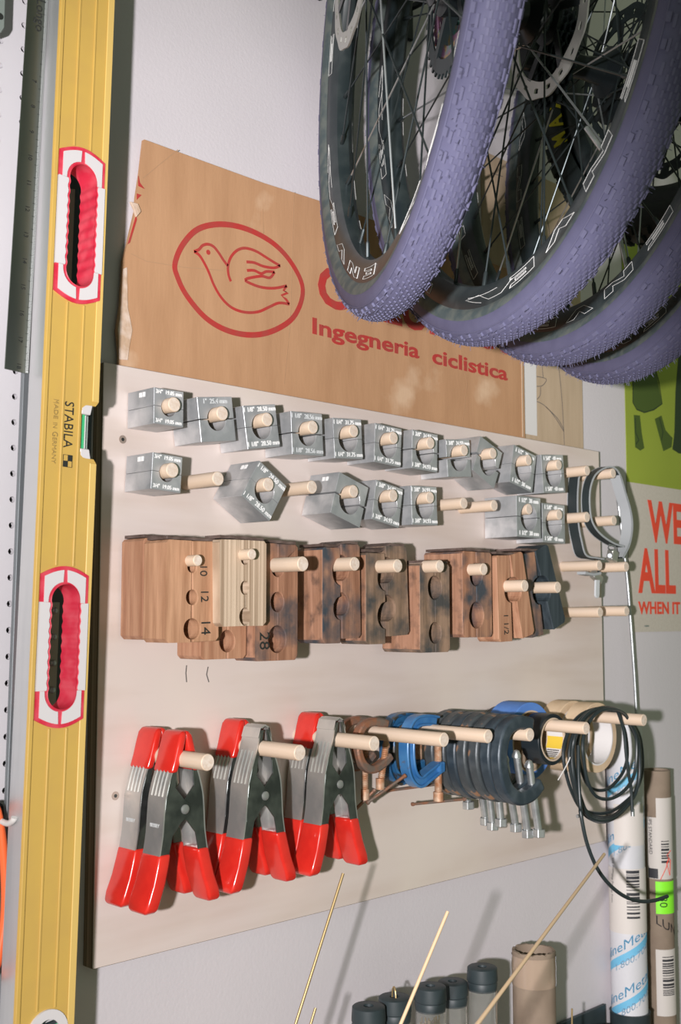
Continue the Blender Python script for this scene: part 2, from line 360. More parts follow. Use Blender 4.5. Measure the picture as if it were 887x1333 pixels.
# ------------------------------------------------------------------ aluminium tube blocks
def tube_block(pg, s, hole, rot, txt, label, faint=False, bottom=True, gap=.0004, dep=.047, open_=0, mark=False, zs=0):
    rh = hole/2; c = Vector((pg.x, BY-.001, pg.z-(rh-.0078)-.0002+zs))
    t = thing('tube_block', label, 'clamp block', c, 'split aluminium tube blocks on the pegs')
    h = s/2; y0, y1 = -dep, 0
    def half(sgn):
        a = ring(0, 0, rh, 20, 0, pi, True)
        pts = [(x, sgn*max(z, gap/2)) for x, z in a]+[(-h, sgn*gap/2), (-h, sgn*h), (h, sgn*h), (h, sgn*gap/2)]
        if open_ and sgn < 0:
            pts = [(x*cos(open_)-z*sin(open_)+.002, x*sin(open_)+z*cos(open_)-.0012) for x, z in pts]
        m = MB().prism(pts, y0, y1)
        o = m.build('upper_half' if sgn > 0 else 'lower_half', M_blockm, t, bev=.0003, local=True); return o
    u, l = half(1), half(-1)
    for sgn, o in ((1, u), (-1, l)):
        if not txt or (sgn < 0 and not bottom): continue
        text('engraving', txt, s*.155, M_etchf if faint else M_etch, Matrix.Translation((0, y0-.0002, sgn*h*.80)) @ Matrix.Rotation(pi/2, 4, 'X'), o, local=True, sx=.92, bold=.01)
    if mark:
        m = MB()
        for k in range(2): m.box((-h-.0003, -dep*.62+k*.006, h*.72), (.0006, .004, .005))
        m.build('paper_mark', M_etch, u, local=True)
    t.rotation_euler = (0, -radians(rot), 0); return t
B = 'aluminium block '
tube_block(PG1[0], .038, .01905, 0, '3/4"  19.05 mm', 'small '+B+'engraved 3/4 inch, first of the top row', mark=True)
tube_block(PG1[1], .0485, .0254, 8, '1"  25.4 mm', B+'tipped left with faint lettering, second of the top row', faint=True, bottom=False, gap=.0012)
tube_block(PG1[2], .0485, .0286, 9.5, '1 1/8"  28.50 mm', B+'engraved 1 1/8 inch 28.50 mm in the top row')
tube_block(PG1[3], .050, .0286, 3, '1 1/8"  28.56 mm', B+'with faint lettering and open joint, fourth of the top row', faint=True, gap=.0014)
tube_block(PG1[4], .0485, .03175, 4, '1 1/4"  31.75 mm', B+'engraved 1 1/4 inch, tipped slightly left, fifth of the top row')
tube_block(PG1[5], .0490, .03175, -3, '1 1/4"  31.75 mm', B+'engraved 1 1/4 inch, tipped slightly right, sixth of the top row')
tube_block(PG1[6], .0500, .0349, -2, '1 3/8"  34.93 mm', B+'engraved 1 3/8 inch, seventh of the top row', gap=.0014)
tube_block(PG1[7], .0500, .0349, 5, '1 3/8"  34.93 mm', B+'with wide open joint, eighth of the top row', gap=.0035, bottom=False)
tube_block(PG1[8], .0520, .0356, -21, '', B+'without lettering, strongly tilted, halves apart, top row', gap=.003, open_=radians(-4))
tube_block(PG1[9], .0550, .0381, -12, '1 1/2"  38 mm', B+'engraved 1 1/2 inch, tilted right, tenth of the top row')
tube_block(PG1[10], .0560, .040, 5, '1 5/8"  40 mm', B+'engraved 1 5/8 inch, last block of the top row')
tube_block(PG2[0], .038, .01905, -3, '3/4"  19.05 mm', 'small '+B+'engraved 3/4 inch, first of the second row', mark=True)
tube_block(PG2[2], .0485, .0286, -32, '1 1/8"  28.50 mm', B+'engraved 1 1/8 inch, turned like a diamond in the second row', mark=True, dep=.050)
tube_block(PG2[4], .0520, .0349, -17, '', B+'without lettering, tilted with open joint in the second row', gap=.0022, mark=True, dep=.050)
tube_block(PG2[5], .0500, .0349, -9.5, '1 3/8"  34.93 mm', B+'tilted right beside the open tilted one, second row')
tube_block(PG2[6], .0500, .0349, 2, '1 3/8"  34.93 mm', B+'standing straight left of the two bare pegs, second row')
tube_block(PG2[9], .0575, .0381, 0, '1 1/2"  38 mm', 'long '+B+'with a bright left side, tenth in the second row', dep=.056, gap=.0008)
tube_block(PG2[10], .0570, .040, 0, '1 5/8"  40 mm', B+'last block of the second row beside the strap')
# ------------------------------------------------------------------ wooden frame-clamp blocks
def wood_clamp(label, xs, ztop, wl, wr, h, y0, y1, holes, al, ar, mfront, mright=None, marks=(), leather=True, dzr=0, cham=.0012):
    """two halves hinged at the top by leather; xs = x of the joint; holes: (distance below top, radius)"""
    piv = Vector((xs, y1, ztop))
    t = thing('wooden_clamp_block', label, 'clamp block', piv, 'wooden frame clamp blocks')
    for sgn, w, ang, m, dz in ((-1, wl, al, mfront, 0), (1, wr, ar, mright or mfront, dzr)):
        pts = [(sgn*w, -.003), (sgn*(w-.003), 0), (sgn*.0003, 0)]
        for d, r in sorted(holes):
            e = .86
            pts += [(sgn*(.0003+r*sin(a)*e), -d+r*cos(a)) for a in [pi*k/12 for k in range(13)]]
        pts += [(sgn*.0003, -h), (sgn*(w-.004), -h), (sgn*w, -h+.004)]
        a = radians(ang); q = [(x*cos(a)-z*sin(a), x*sin(a)+z*cos(a)+dz) for x, z in pts]
        o = MB().prism(q, y0-y1, 0).build('left_half' if sgn < 0 else 'right_half', m, t, bev=cham, local=True, seg=2)
        if m in (W_worn, W_worn2, W_grey):
            o.data.materials.append(W_face)
            for pg_ in o.data.polygons:
                if pg_.normal.x*sgn > .85 and abs(pg_.center.x-(sgn*w if not a else pg_.center.x)) < .002: pg_.material_index = 1
        for s_, mx, mz, size, hs in marks:
            if hs == sgn:
                xx, zz = mx*cos(a)-mz*sin(a), mx*sin(a)+mz*cos(a)+dz
                text('handwriting', s_, size, M_blk, Matrix.Translation((xx, y0-y1-.0003, zz)) @ Matrix.Rotation(pi/2-a, 4, 'Y') @ Matrix.Rotation(pi/2, 4, 'X') if size > 0 else
                     Matrix.Translation((xx, y0-y1-.0003, zz)) @ Matrix.Rotation(-pi/2, 4, 'Y') @ Matrix.Rotation(pi/2, 4, 'X') @ Matrix.Diagonal((-1, -1, 1, 1)), o, local=True)
    if leather:
        n = 9; up = []; lo = []
        for k in range(n):
            x = -wl+.002+(wl+wr-.004)*k/(n-1); zb = dzr*min(1, max(0, (k-n//2+1)/2))
            zz = max(0, zb)+random.uniform(.0006, .0016); up.append((x, zz+.0028)); lo.append((x, zz-.0004))
        st = MB().prism(up+lo[::-1], (y0-y1)+.002, -.002).build('leather_hinge', M_leather, t, local=True, bev=.0006)
        for x in (-wl*.6, wr*.6):
            zt_k = (max(0, dzr) if x > 0 else 0)+.002
            MB().cyl((x, (y0-y1)*.3, zt_k), (x, (y0-y1)*.3, zt_k+.0018), .003, 10, .0015).build('tack', M_zinc, st, local=True, smooth=True)
    return t
def wpeg(px, py, y, r, label, xw=None):
    c = P(px, py, y); return peg(px, py, BY-y, r, label, 'pegs of the wood block row')
# pair on the first small peg
def XZ(px, py, y): v = P(px, py, y); return v.x, v.z
yf = .942
x0, zt = XZ(217, 702, yf); xj = XZ(250, 702, yf)[0]; x1 = XZ(284, 703, yf)[0]; zb = XZ(218, 837, yf)[1]
w1 = [(.0155+.011, .006), (.0155+.011+.031, .0075), (.0155+.011+.063, .0105)]
wood_clamp('tan wooden clamp block marked 10 12 14, frontmost at the left end', xj, zt, xj-x0, x1-xj, zt-zb, yf, .980, w1, 0, 1.5, W_tan, W_tan, marks=(('10', .014, -.030, .013, 1), ('12', .015, -.056, .014, 1), ('14', .016, -.088, .017, 1)))
zt2 = XZ(188, 700, .981)[1]
wood_clamp('tan wooden clamp block against the board, behind the one marked 10 12 14', xj+.001, zt2, xj-x0+.001, x1-xj, zt2-XZ(188, 833, .981)[1], .9815, 1.020, w1, 0, 0, W_tan2, W_tan2)
p1 = wpeg(258, 729.5, .928, .0058, 'thin wooden peg through the tan block marked 10 12 14')
# striped plywood block and the one behind it
yf = .930
x0, zt = XZ(286, 701, yf); x1 = XZ(347, 702, yf)[0]; xj = XZ(319, 702, yf)[0]; zb = XZ(292, 815, yf)[1]
wood_clamp('pale striped plywood clamp block marked 11 14 16', xj, zt, xj-x0, x1-xj, zt-zb, yf, .9585, [(.0195, .0065), (.050, .0075), (.080, .0095)], 1.2, 0, W_ply, W_ply,
           marks=(('11', -.013, -.019, -.012, -1), ('14', -.013, -.049, -.012, -1), ('16', -.013, -.079, -.012, -1)))
yf = .960
x0, zt = XZ(262, 735, yf); x1 = XZ(322, 735, yf)[0]; xj = XZ(297, 735, yf)[0]; zb = XZ(262, 859, yf)[1]
wood_clamp('tan wooden clamp block peeking out below the striped plywood one', xj, zt, xj-x0, x1-xj, zt-zb, yf, 1.0, [(.030, .0085), (.080, .0115)], 0, 0, W_tan2, W_tan2,
           marks=(('12', -.014, -.082, -.014, -1),), leather=False)
wpeg(328.7, 721.5, .914, .0058, 'thin wooden peg through the striped plywood block')
# big dark one
yf = .950
x0, zt = XZ(333, 706, yf); x1 = XZ(388.5, 708, yf)[0]; xj = XZ(361.5, 706, yf)[0]; zb = XZ(333, 861, yf)[1]
wood_clamp('tall stained wooden clamp block marked 28 with three holes', xj, zt, xj-x0, x1-xj, zt-zb, yf, .986, [(.026, .0105), (.064, .0110), (.1045, .0150)], 0, 0, W_worn, W_worn,
           marks=(('28', -.019, -.106, .020, -1),))
wpeg(395, 734, .905, .0080, 'thick wooden peg sticking far out of the tall stained block')
# fourth: dark blue-black stained
yf = .955
x0, zt = XZ(420, 712, yf); x1 = XZ(469, 712, yf)[0]; xj = XZ(444, 712, yf)[0]; zb = XZ(420, 838, yf)[1]
wood_clamp('blue-black stained wooden clamp block with one half sitting higher, right of the tall one', xj, zt, xj-x0, x1-xj, zt-zb, yf, .998, [(.028, .0150), (.070, .0132)], 0, 1, W_worn2, W_worn, dzr=.005)
wpeg(462.5, 734, .930, .0080, 'wooden peg through the blue-black stained block')
# fifth: grey brown, open
yf = .955
x0, zt = XZ(477, 719, yf); x1 = XZ(530, 712, yf)[0]; xj = XZ(503, 719, yf)[0]; zb = XZ(477, 839, yf)[1]
wood_clamp('grey-brown wooden clamp block gaping open in the middle of the row', xj-.001, zt, xj-x0, x1-xj, zt-zb, yf, 1.0, [(.029, .0160), (.075, .0160)], 0, 2.5, W_grey, W_grey, dzr=.009)
wpeg(518.5, 736.5, .925, .0080, 'wooden peg through the gaping grey-brown block')
# sixth: low one with paint spots
yf = .948
x0, zt = XZ(546.5, 733, yf); x1 = XZ(585.5, 734, yf)[0]; xj = XZ(566.5, 733, yf)[0]; zb = XZ(546.5, 850, yf)[1]
wood_clamp('paint-spotted brown wooden clamp block hanging lowest, right of the gaping one', xj, zt, xj-x0, x1-xj, zt-zb, yf, 1.012, [(.030, .0150), (.0865, .0132)], 0, 0, W_grey, W_grey, cham=.0016)
wpeg(573.5, 737, .925, .0078, 'wooden peg above the paint-spotted block')
# seventh
yf = .950
x0, zt = XZ(602, 717, yf); x1 = XZ(640.5, 722, yf)[0]; xj = XZ(620, 717, yf)[0]; zb = XZ(602, 830, yf)[1]
wood_clamp('reddish wooden clamp block with a broad smooth side and scorched front', xj, zt, xj-x0, x1-xj, zt-zb, yf, 1.016, [(.030, .0150), (.083, .0170)], 0, 0, W_worn, W_worn2)
wpeg(630.5, 741, .928, .0078, 'short wooden peg through the scorched reddish block')
# eighth: splayed
yf = .948
x0, zt = XZ(650, 722, yf); x1 = XZ(676, 717, yf)[0]; xj = XZ(664, 720, yf)[0]; zb = XZ(650, 835, yf)[1]
wood_clamp('light brown wooden clamp block with splayed halves and 1 1/2 written on it', xj, zt, .030, .030, zt-zb, yf, .985, [(.047, .0165)], 2, 13, W_tan2, W_tan2, marks=(('1 1/2', -.014, -.092, .014, -1),), leather=True)
wpeg(684, 762.5, .918, .0080, 'wooden peg sticking out of the splayed light brown block')
# ninth: blackened
yf = .962
x0, zt = XZ(697, 718, yf)
wood_clamp('blackened wooden clamp block at the right end, halves spread wide apart', x0, zt, .032, .034, .118, yf, 1.012, [(.056, .019)], 9, 21, W_worn2, W_black, leather=True)
wpeg(726.8, 764.5, .935, .0080, 'wooden peg through the blackened block at the right end')
# ------------------------------------------------------------------ bottom row pegs
LB = .150; LA = .125
BP = [(271, 992.5, .111), (391, 980, LA), (488, 968, LA), (579, 963, LB), (636.5, 958.5, LB), (691, 956.5, LB), (764, 948, LB), (839, 937.5, .158)]
bl_ = ['through the two spring clamps at the far left', 'through the middle pair of spring clamps', 'through the right pair of spring clamps', 'carrying the small rusty C-clamps', 'with the two blue C-clamps',
       'nearly hidden in the black C-clamps', 'through the blue and black tape rolls', 'carrying masking tape and the black cable']
PB = [peg(a, b, L, .0083, 'bottom row peg, long, '+bl_[i], 'pegs of the bottom row') for i, (a, b, L) in enumerate(BP)]
# ------------------------------------------------------------------ spring clamps
def arm_curve(z):                          # outer half width of the clamp at height z (pivot = 0)
    ks = [(.072, .0055), (.060, .0085), (.046, .0125), (.030, .0185), (.012, .0235), (0, .0245), (-.022, .0260), (-.040, .0290), (-.063, .0340), (-.083, .0415), (-.094, .0450)]
    for (za, xa), (zb_, xb) in zip(ks, ks[1:]):
        if z >= zb_: return xb+(xa-xb)*(z-zb_)/(za-zb_)
    return ks[-1][1]
def spring_clamp(x, yfr, zp, label, tips, dark=True, brand=False, rot=0, tip_r=None):
    t = thing('spring_clamp', label, 'clamp', (x, yfr+.014, zp), 'red handled spring clamps hanging on pegs'); Wd = .028
    zs = [.070-.006*k for k in range(33)]
    for sgn, ins in ((-1, 0), (1, .0016)):
        hw = Wd/2-ins
        path = cat([(sgn*arm_curve(z), z) for z in (.070, .058, .046, .030, .014, 0, -.022, -.040, -.060, -.075)], 3)
        a = MB(); a.sweep(path, .0015, -hw, hw)
        arm = a.build('left_arm' if sgn < 0 else 'right_arm', M_chrome, t, smooth=True, local=True)
        # side plates (one front, one back)
        out = [(sgn*(arm_curve(z)-.0005), z) for z in (.068, .056, .046, .030, .014, 0, -.022, -.042, -.06)]
        inn = [(sgn*(arm_curve(-.06)-.010), -.06), (sgn*(arm_curve(-.042)-.011), -.042), (sgn*(arm_curve(-.024)-.012), -.024), (sgn*.004, -.012), (-sgn*.006, -.006), (-sgn*.0065, .004), (sgn*.001, .010), (sgn*(arm_curve(.022)-.009), .022),
               (sgn*(arm_curve(.036)-.006), .036), (sgn*(arm_curve(.056)-.005), .056), (sgn*(arm_curve(.068)-.0045), .068)]
        for yy in (-hw, hw-.0013):
            MB().prism(out+inn, yy, yy+.0013).build('side_plate', M_chromed if yy < 0 else M_chrome, arm, local=True, bev=.0003)
        rb = MB()
        for k in range(4):
            yk = -hw*.62+k*hw*.42
            pth = [(sgn*(arm_curve(z)+.0012), z) for z in (.047, .040, .030, .020, .014)]
            rb.tube([(p[0], yk, p[1]) for p in pth], .0011, 6)
        rb.build('rib', M_chrome, arm, smooth=True, local=True)
        # vinyl handle sleeve
        sl = []
        for z, ex in ((-.040, 0), (-.052, .0005), (-.067, .001), (-.082, .0015), (-.090, .0008), (-.094, -.0035)):
            xo = sgn*(arm_curve(z)+.0016+ex*.5); xi = sgn*(arm_curve(z)-.0125); hh = hw+.0016+ex
            sl.append([(xo, -hh), (xo, hh), (xi, hh), (xi, -hh)])
        m = MB(); vs = []
        for (z, ex), q in zip(((-.040, 0), (-.052, 0), (-.067, 0), (-.082, 0), (-.090, 0), (-.094, 0)), sl): vs += [(a_, b_, z) for a_, b_ in q]
        fs = [(i*4+k, i*4+(k+1) % 4, i*4+4+(k+1) % 4, i*4+4+k) for i in range(5) for k in range(4)]+[(0, 1, 2, 3), (23, 22, 21, 20)]
        m.add(vs, fs); so = m.build('handle_sleeve', M_pvc, t, smooth=True, local=True, bev=.0042, seg=3)
        so.data.set_sharp_from_angle(angle=radians(180))
        if tips[0 if sgn < 0 else 1]:
            m = MB(); vs = []
            for z, e in ((.036, 0), (.048, .0003), (.060, .0006), (.0705, .0002), (.0755, -.003)):
                xo = sgn*(arm_curve(min(z, .072))+.0022+e); xi = sgn*(arm_curve(min(z, .072))-.0060); hh = hw+.0020+e*.5
                vs += [(xo, -hh, z), (xo, hh, z), (xi, hh, z), (xi, -hh, z)]
            fs = [(i*4+k, i*4+(k+1) % 4, i*4+4+(k+1) % 4, i*4+4+k) for i in range(4) for k in range(4)]+[(0, 1, 2, 3), (19, 18, 17, 16)]
            o = m.add(vs, fs).build('jaw_tip', M_pvc, t, smooth=True, local=True, bev=.0026, seg=3); o.data.set_sharp_from_angle(angle=radians(180))
        else:
            MB().sweep([(sgn*.0095, .060), (sgn*.0060, .070), (sgn*.0012, .0725)], .0016, -hw, hw).build('jaw_tip', M_chrome, t, smooth=True, local=True, label='bare metal jaw end')
        if sgn < 0 and brand:
            mx = Matrix.Translation((-.0262, 0, -.014)) @ Matrix.Rotation(-pi/2, 4, 'Z') @ Matrix.Rotation(pi/2, 4, 'X')
            text('printed_mark', 'BESSEY', .0050, M_etchf, mx, arm, local=True)
            text('printed_mark', 'XM', .0046, M_etch, Matrix.Translation((0, 0, -.012)) @ mx, arm, local=True)
    MB().lathe([(0, -.0157), (.0025, -.0160), (.0045, -.0150), (.0048, -.0140)], (0, 0, 0), (0, 1, 0), 20).build('rivet', M_chrome, t, smooth=True, local=True)
    sp = [((.0085)*cos(k*pi/6), -.011+.022*k/72, .0085*sin(k*pi/6)) for k in range(73)]
    MB().tube([(.018, -.011, -.030)]+sp+[(-.018, .011, -.030)], .0012, 6).build('spring', M_chrome, t, smooth=True, local=True)
    t.rotation_euler = (0, radians(rot), 0); t.scale = (1.03, 1, 1.03); return t
def clamp_at(px, py, yfr, *a, **k): v = P(px, py, yfr); return spring_clamp(v.x, yfr, v.z, *a, **k)
clamp_at(241, 1053.5, .950, 'front spring clamp of the left pair, red tips on both jaws', (1, 1), brand=True)
clamp_at(209, 1047, .991, 'rear spring clamp of the left pair, against the board at far left', (1, 1), brand=True)
clamp_at(345.5, 1036, .955, 'front spring clamp of the middle pair, bare metal jaws', (0, 0))
clamp_at(318, 1030, .990, 'rear spring clamp of the middle pair with red jaw tip', (1, 1))
clamp_at(443, 1021, .952, 'front spring clamp of the right pair, bare metal jaws, next to the rusty C-clamps', (0, 0))
clamp_at(417, 1015.5, .991, 'rear spring clamp of the right pair with tall red jaw tip', (1, 1))
# ------------------------------------------------------------------ C-clamps
def screw_rod(t, x, z0, z1, r, m, tilt=0, thread=True, bar=None, foot=True, y=0, hexend=False):
    sx = lambda z: x+(z1-z)*tilt
    g = MB().cyl((sx(z0), y, z0), (sx(z1), y, z1), r, 12)
    if thread:
        n = int((z1-z0)/.0022); pts = [(sx(z0+(z1-z0)*k/(n*8))+(r+.0004)*cos(k*pi/4), y+(r+.0004)*sin(k*pi/4), z0+(z1-z0)*k/(n*8)) for k in range(n*8+1)]
        g.tube(pts, .0007, 4)
    s_ = g.build('screw', m, t, smooth=True, local=True)
    if foot: MB().lathe([(0, .006), (r*.7, .0045), (r*1.25, -.001), (r*1.25, -.004), (0, -.004)], (sx(z1), y, z1), (0, 0, 1), 16).build('swivel_pad', m, s_, smooth=True, local=True)
    if hexend: MB().cyl((sx(z0), y, z0-.004), (sx(z0), y, z0+.006), r*1.75, 6).build('hex_nut', m, s_, local=True, bev=.0006)
    if bar:
        a, b = Vector(bar[0]), Vector(bar[1]); h = MB().cyl(a, b, .0020, 10)
        for q in (a, b): h.lathe([(0, -.0025), (.0028, -.0015), (.0028, .0015), (0, .0025)], q, (b-a), 10)
        h.build('turning_bar', M_zinc if m is not M_rusts else M_rust, s_, smooth=True, local=True)
        MB().cyl((sx(z0), y, z0-.003), (sx(z0), y, z0+.010), r*1.5, 12).build('screw_head', m, s_, smooth=True, local=True)
    return s_
def c_clamp(x, y, z, label, path, thick, wide, m, group, screw, rib=None, rot=0, sc=1):
    t = thing('c_clamp', label, 'clamp', (x, y, z), group)
    pth = cat(path, 4); MB().sweep(pth, thick, -wide/2, wide/2).build('frame', m, t, local=True, bev=wide*.18, seg=2, smooth=True)
    if rib:
        o = []
        for i, p in enumerate(pth):
            a, b = pth[max(0, i-1)], pth[min(len(pth)-1, i+1)]; l = hypot(b[0]-a[0], b[1]-a[1])
            o.append((p[0]-(b[1]-a[1])/l*thick*.42, p[1]+(b[0]-a[0])/l*thick*.42))
        i_ = [(2*p[0]-q[0], 2*p[1]-q[1]) for p, q in zip(pth, o)]
        for q in (o, i_): MB().sweep(q, thick*.26, -rib/2, rib/2).build('flange', m, t, local=True, bev=.0010, smooth=True)
    screw(t); t.rotation_euler = (0, radians(rot), 0); t.scale = (sc, 1, sc); return t
bz = lambda i: PB[i].z
# small rusty ones on the fourth peg
sp_ = [(.012, .012), (-.008, .0165), (-.030, .012), (-.039, -.006), (-.034, -.028), (-.016, -.040), (.006, -.034), (.018, -.026)]
c_clamp(PB[3].x-.004, .972, bz(3)-.001, 'small rusty C-clamp in front on the fourth bottom peg', sp_, .0095, .012, M_rust, 'small rusty C-clamps',
        lambda t: screw_rod(t, .012, -.062, -.012, .0036, M_rusts, -.22, True, ((-.012, .008, -.080), (.036, -.008, -.052))))
c_clamp(PB[3].x-.004, 1.000, bz(3)-.001, 'second small rusty C-clamp tight against the board', sp_, .0095, .012, M_rust, 'small rusty C-clamps',
        lambda t: screw_rod(t, .004, -.078, -.012, .0036, M_rusts, 0, True, ((-.010, .006, -.094), (.014, -.006, -.070))))
bp_ = [(.016, .014), (-.008, .0175), (-.032, .015), (-.044, -.002), (-.046, -.030), (-.040, -.056), (-.024, -.069), (-.004, -.062), (.020, -.052)]
def boss(t, m, x=.022, z=-.052): MB().box((x, 0, z), (.014, .016, .016)).build('screw_boss', m, t, local=True, bev=.003, seg=2)
def scb(t): boss(t, M_cblue); screw_rod(t, .022, -.098, -.004, .0046, M_rusts, .0, True, ((-.016, .014, -.103), (.062, -.014, -.101)))
def scd(t): boss(t, M_cblued); screw_rod(t, .022, -.078, -.006, .0046, M_rusts, 0, True, ((-.030, .012, -.086), (.052, -.012, -.082)))
c_clamp(PB[4].x-.001, .968, bz(4)-.001, 'bright blue C-clamp with rust-orange threaded screw', bp_, .0150, .007, M_cblue, 'blue C-clamps', scb, rib=.016, sc=.87)
c_clamp(PB[4].x-.002, 1.000, bz(4)-.001, 'dark chipped blue C-clamp behind the bright blue one', bp_, .0150, .007, M_cblued, 'blue C-clamps', scd, rib=.016, sc=.87)
kp_ = [(.014, .015), (-.014, .019), (-.038, .010), (-.048, -.012), (-.047, -.036), (-.036, -.060), (-.012, -.074), (.016, -.070), (.034, -.058)]
names = ['frontmost black C-clamp, its open jaw facing the tape rolls', 'second black C-clamp from the front', 'third black C-clamp from the front', 'fourth black C-clamp from the front, middle of the stack',
         'fifth black C-clamp from the front', 'sixth black C-clamp from the front', 'rearmost black C-clamp with a slanting top, next to the blue clamps']
for k in range(7):
    def scr(t, k=k):
        screw_rod(t, .012+random.uniform(-.003, .003), -.128+random.choice((0, .006, .012))+.02*(k == 6), -.020-random.uniform(0, .02), .0048, M_zinc, random.uniform(.17, .25), False, None, True, hexend=True)
    c_clamp(PB[5].x-.002+random.uniform(-.002, .002), .884+.0178*k, bz(5)-.002-random.uniform(0, .002), names[k], kp_, .0175, .0160, M_cblack if k in (0, 1, 4) else M_cblack2, 'black C-clamps packed on one peg', scr, rot=random.uniform(-3, 3))
# ------------------------------------------------------------------ tape rolls
def tape(x, y0, y1, ztop_in, ri, ro, m, label, core=M_core, group='tape rolls on pegs', liner=False):
    c = Vector((x, y0, ztop_in-ri)); t = thing('tape_roll', label, 'tape', c, group); w = y1-y0
    MB().lathe([(ri+.0022, .0003), (ro-.0006, .0003), (ro, .001), (ro, w-.001), (ro-.0006, w-.0003), (ri+.0022, w-.0003)], c, (0, 1, 0), 64, True).build('tape', m, t, smooth=True)
    co = MB().lathe([(ri, 0), (ri+.0022, 0), (ri+.0022, w), (ri, w)], c, (0, 1, 0), 64, True).build('core', core, t, smooth=True)
    return t, c, co
zt_ = lambda i: PB[i].z+.0083
tp, c, co = tape(PB[6].x, .963, 1.006, zt_(6)+.008, .0400, .0530, M_tblue, 'blue masking tape roll hanging behind the black tape')
tp2, c2, co2 = tape(PB[6].x, .926, .956, zt_(6), .0270, .0345, M_tblack, 'black tape roll in front with a yellow and white printed core')
m = MB()                                   # printed liner inside the black roll's core
def liner(a0, a1, mt, name, y0=.929, y1=.954, r=.0268):
    n = 10; vs = []
    for k in range(n+1):
        a = a0+(a1-a0)*k/n
        for yy in (y0, y1): vs.append((c2.x+r*cos(a), yy, c2.z+r*sin(a)))
        for yy in (y1, y0): vs.append((c2.x+(r-.0002)*cos(a), yy, c2.z+(r-.0002)*sin(a)))
    fs = [(i*4+k, i*4+(k+1) % 4, i*4+4+(k+1) % 4, i*4+4+k) for i in range(n) for k in range(4)]
    MB().add(vs, fs).build(name, mt, co2)
liner(-1.9, .9, M_paper, 'white_liner'); liner(-.60, .05, M_yelp, 'yellow_liner', r=.0265); liner(-1.75, -1.3, M_yelp, 'yellow_liner', r=.0265)
for k in range(5): liner(-1.25+k*.13, -1.19+k*.13, M_blk, 'printed_line', y0=.931, y1=.951, r=.0265)
tape(PB[7].x-.004, .938, .968, zt_(7), .0375, .0500, M_tmask, 'front cream masking tape roll behind the black cable coil', core=M_paper)
tape(PB[7].x-.004, .978, 1.010, zt_(7), .0385, .0515, M_tmask, 'rear cream masking tape roll against the board', core=M_paper)
tape(PB[6].x-.001, 1.008, 1.020, zt_(6), .0385, .0520, M_tblack, 'thin black tape roll against the board behind the blue one')
# ------------------------------------------------------------------ cable coil
t = thing('cable_coil', 'coil of black brake cable housing hung on the last bottom peg, one end trailing down', 'cable', (PB[7].x, .90, PB[7].z+.009))
def zo(x, y): return 690+x/5.22, 890+y/5.22
g = MB()
outer = [(640, 205), (700, 290), (742, 400), (750, 600), (715, 750), (645, 850), (560, 915), (470, 928), (390, 890), (335, 780), (300, 640), (285, 500), (300, 380), (350, 260), (410, 195), (490, 165), (570, 168)]
rnd = random.Random(3)
for k, (sx, sz, dx, yk, top) in enumerate([(1, 1, 0, .893, 0), (.97, .985, 4, .899, 0), (1.03, 1.0, -8, .905, 0), (1.0, .97, 3, .911, 0), (1.16, .93, -18, .917, 0), (.80, .80, 25, .888, 0), (.72, .72, -25, .922, 0), (.97, 1.0, -3, .928, 0)]):
    pts = []
    for x, y in outer:
        xx = 520+(x-520)*sx+dx+rnd.uniform(-4, 4); yy = 165+(y-165)*sz+rnd.uniform(-3, 3)+k*1.5
        pts.append(P(*zo(xx, yy), yk+rnd.uniform(-.002, .002)))
    g.tube(cat([tuple(p) for p in pts], 5, True), .0024, 8, closed=True)
g.build('coil', M_cable, t, smooth=True)
tail = [zo(330, 420), zo(330, 560), zo(335, 700), zo(345, 850)]+[(740+x/6.03, 990+y/6.03) for x, y in ((100, 420), (145, 640), (225, 840), (330, 980), (450, 1070), (570, 1105), (680, 1098), (780, 1065))]
MB().tube(cat([tuple(P(a, b, .893-.004*i)) for i, (a, b) in enumerate(tail)], 5), .0026, 10).build('cable_end', M_cable, t, smooth=True)
MB().tube(cat([tuple(P(*zo(a, b), .89)) for a, b in ((600, 190), (640, 320), (655, 470), (670, 600), (690, 720), (697, 870))], 4), .0024, 8).build('cable_end', M_cable, t, smooth=True)
c = P(*zo(700, 900), .89); MB().cyl(c, c+Vector((0, 0, .010)), .0028, 12).build('ferrule', M_zinc, t, smooth=True)
c = P(*zo(322, 902), .905); MB().cyl(c, c+Vector((.012, 0, 0)), .0024, 12).build('ferrule', M_zinc, t, smooth=True)
MB().tube(cat([tuple(P(*zo(a, b), .885)) for a, b in ((275, 500), (255, 545), (225, 600), (192, 655))], 3), .0007, 6).build('zip_tie', M_paper, t, smooth=True)
# ------------------------------------------------------------------ leather straps with buckle
def so(x, y): return 720+x/5.79, 590+y/5.79
def strap(label, y, path, w, inner, buck=True):
    c = P(*so(*path[0]), y); t = thing('toe_strap', label, 'strap', c, 'straps hung on the right pegs')
    pp = [P(*so(a, b), y) for a, b in path]; xz = cat([(p.x, p.z) for p in pp], 6)
    MB().sweep(xz, .0018, y-w/2, y+w/2).build('band', M_strapb, t, smooth=True)
    for yy in (y-w/2-.0006, y+w/2-.0006): MB().sweep(xz, .0026, yy, yy+.0012).build('edge_trim', M_strapg, t, smooth=True)
    return t
st1 = strap('black strap loop with grey edges on the inner pegs, nearer the metal blocks', 1.004, [(270, 160), (175, 165), (155, 250), (150, 400), (158, 540), (180, 660), (215, 770), (300, 792), (350, 800)], .018, 1)
st2 = strap('grey-edged strap loop over the last top peg with a metal buckle', .975, [(510, 705), (430, 680), (330, 610), (270, 520), (250, 400), (255, 270), (290, 170), (355, 118), (420, 108), (475, 160), (520, 300), (560, 440), (572, 560), (550, 690), (500, 790)], .014, 1)
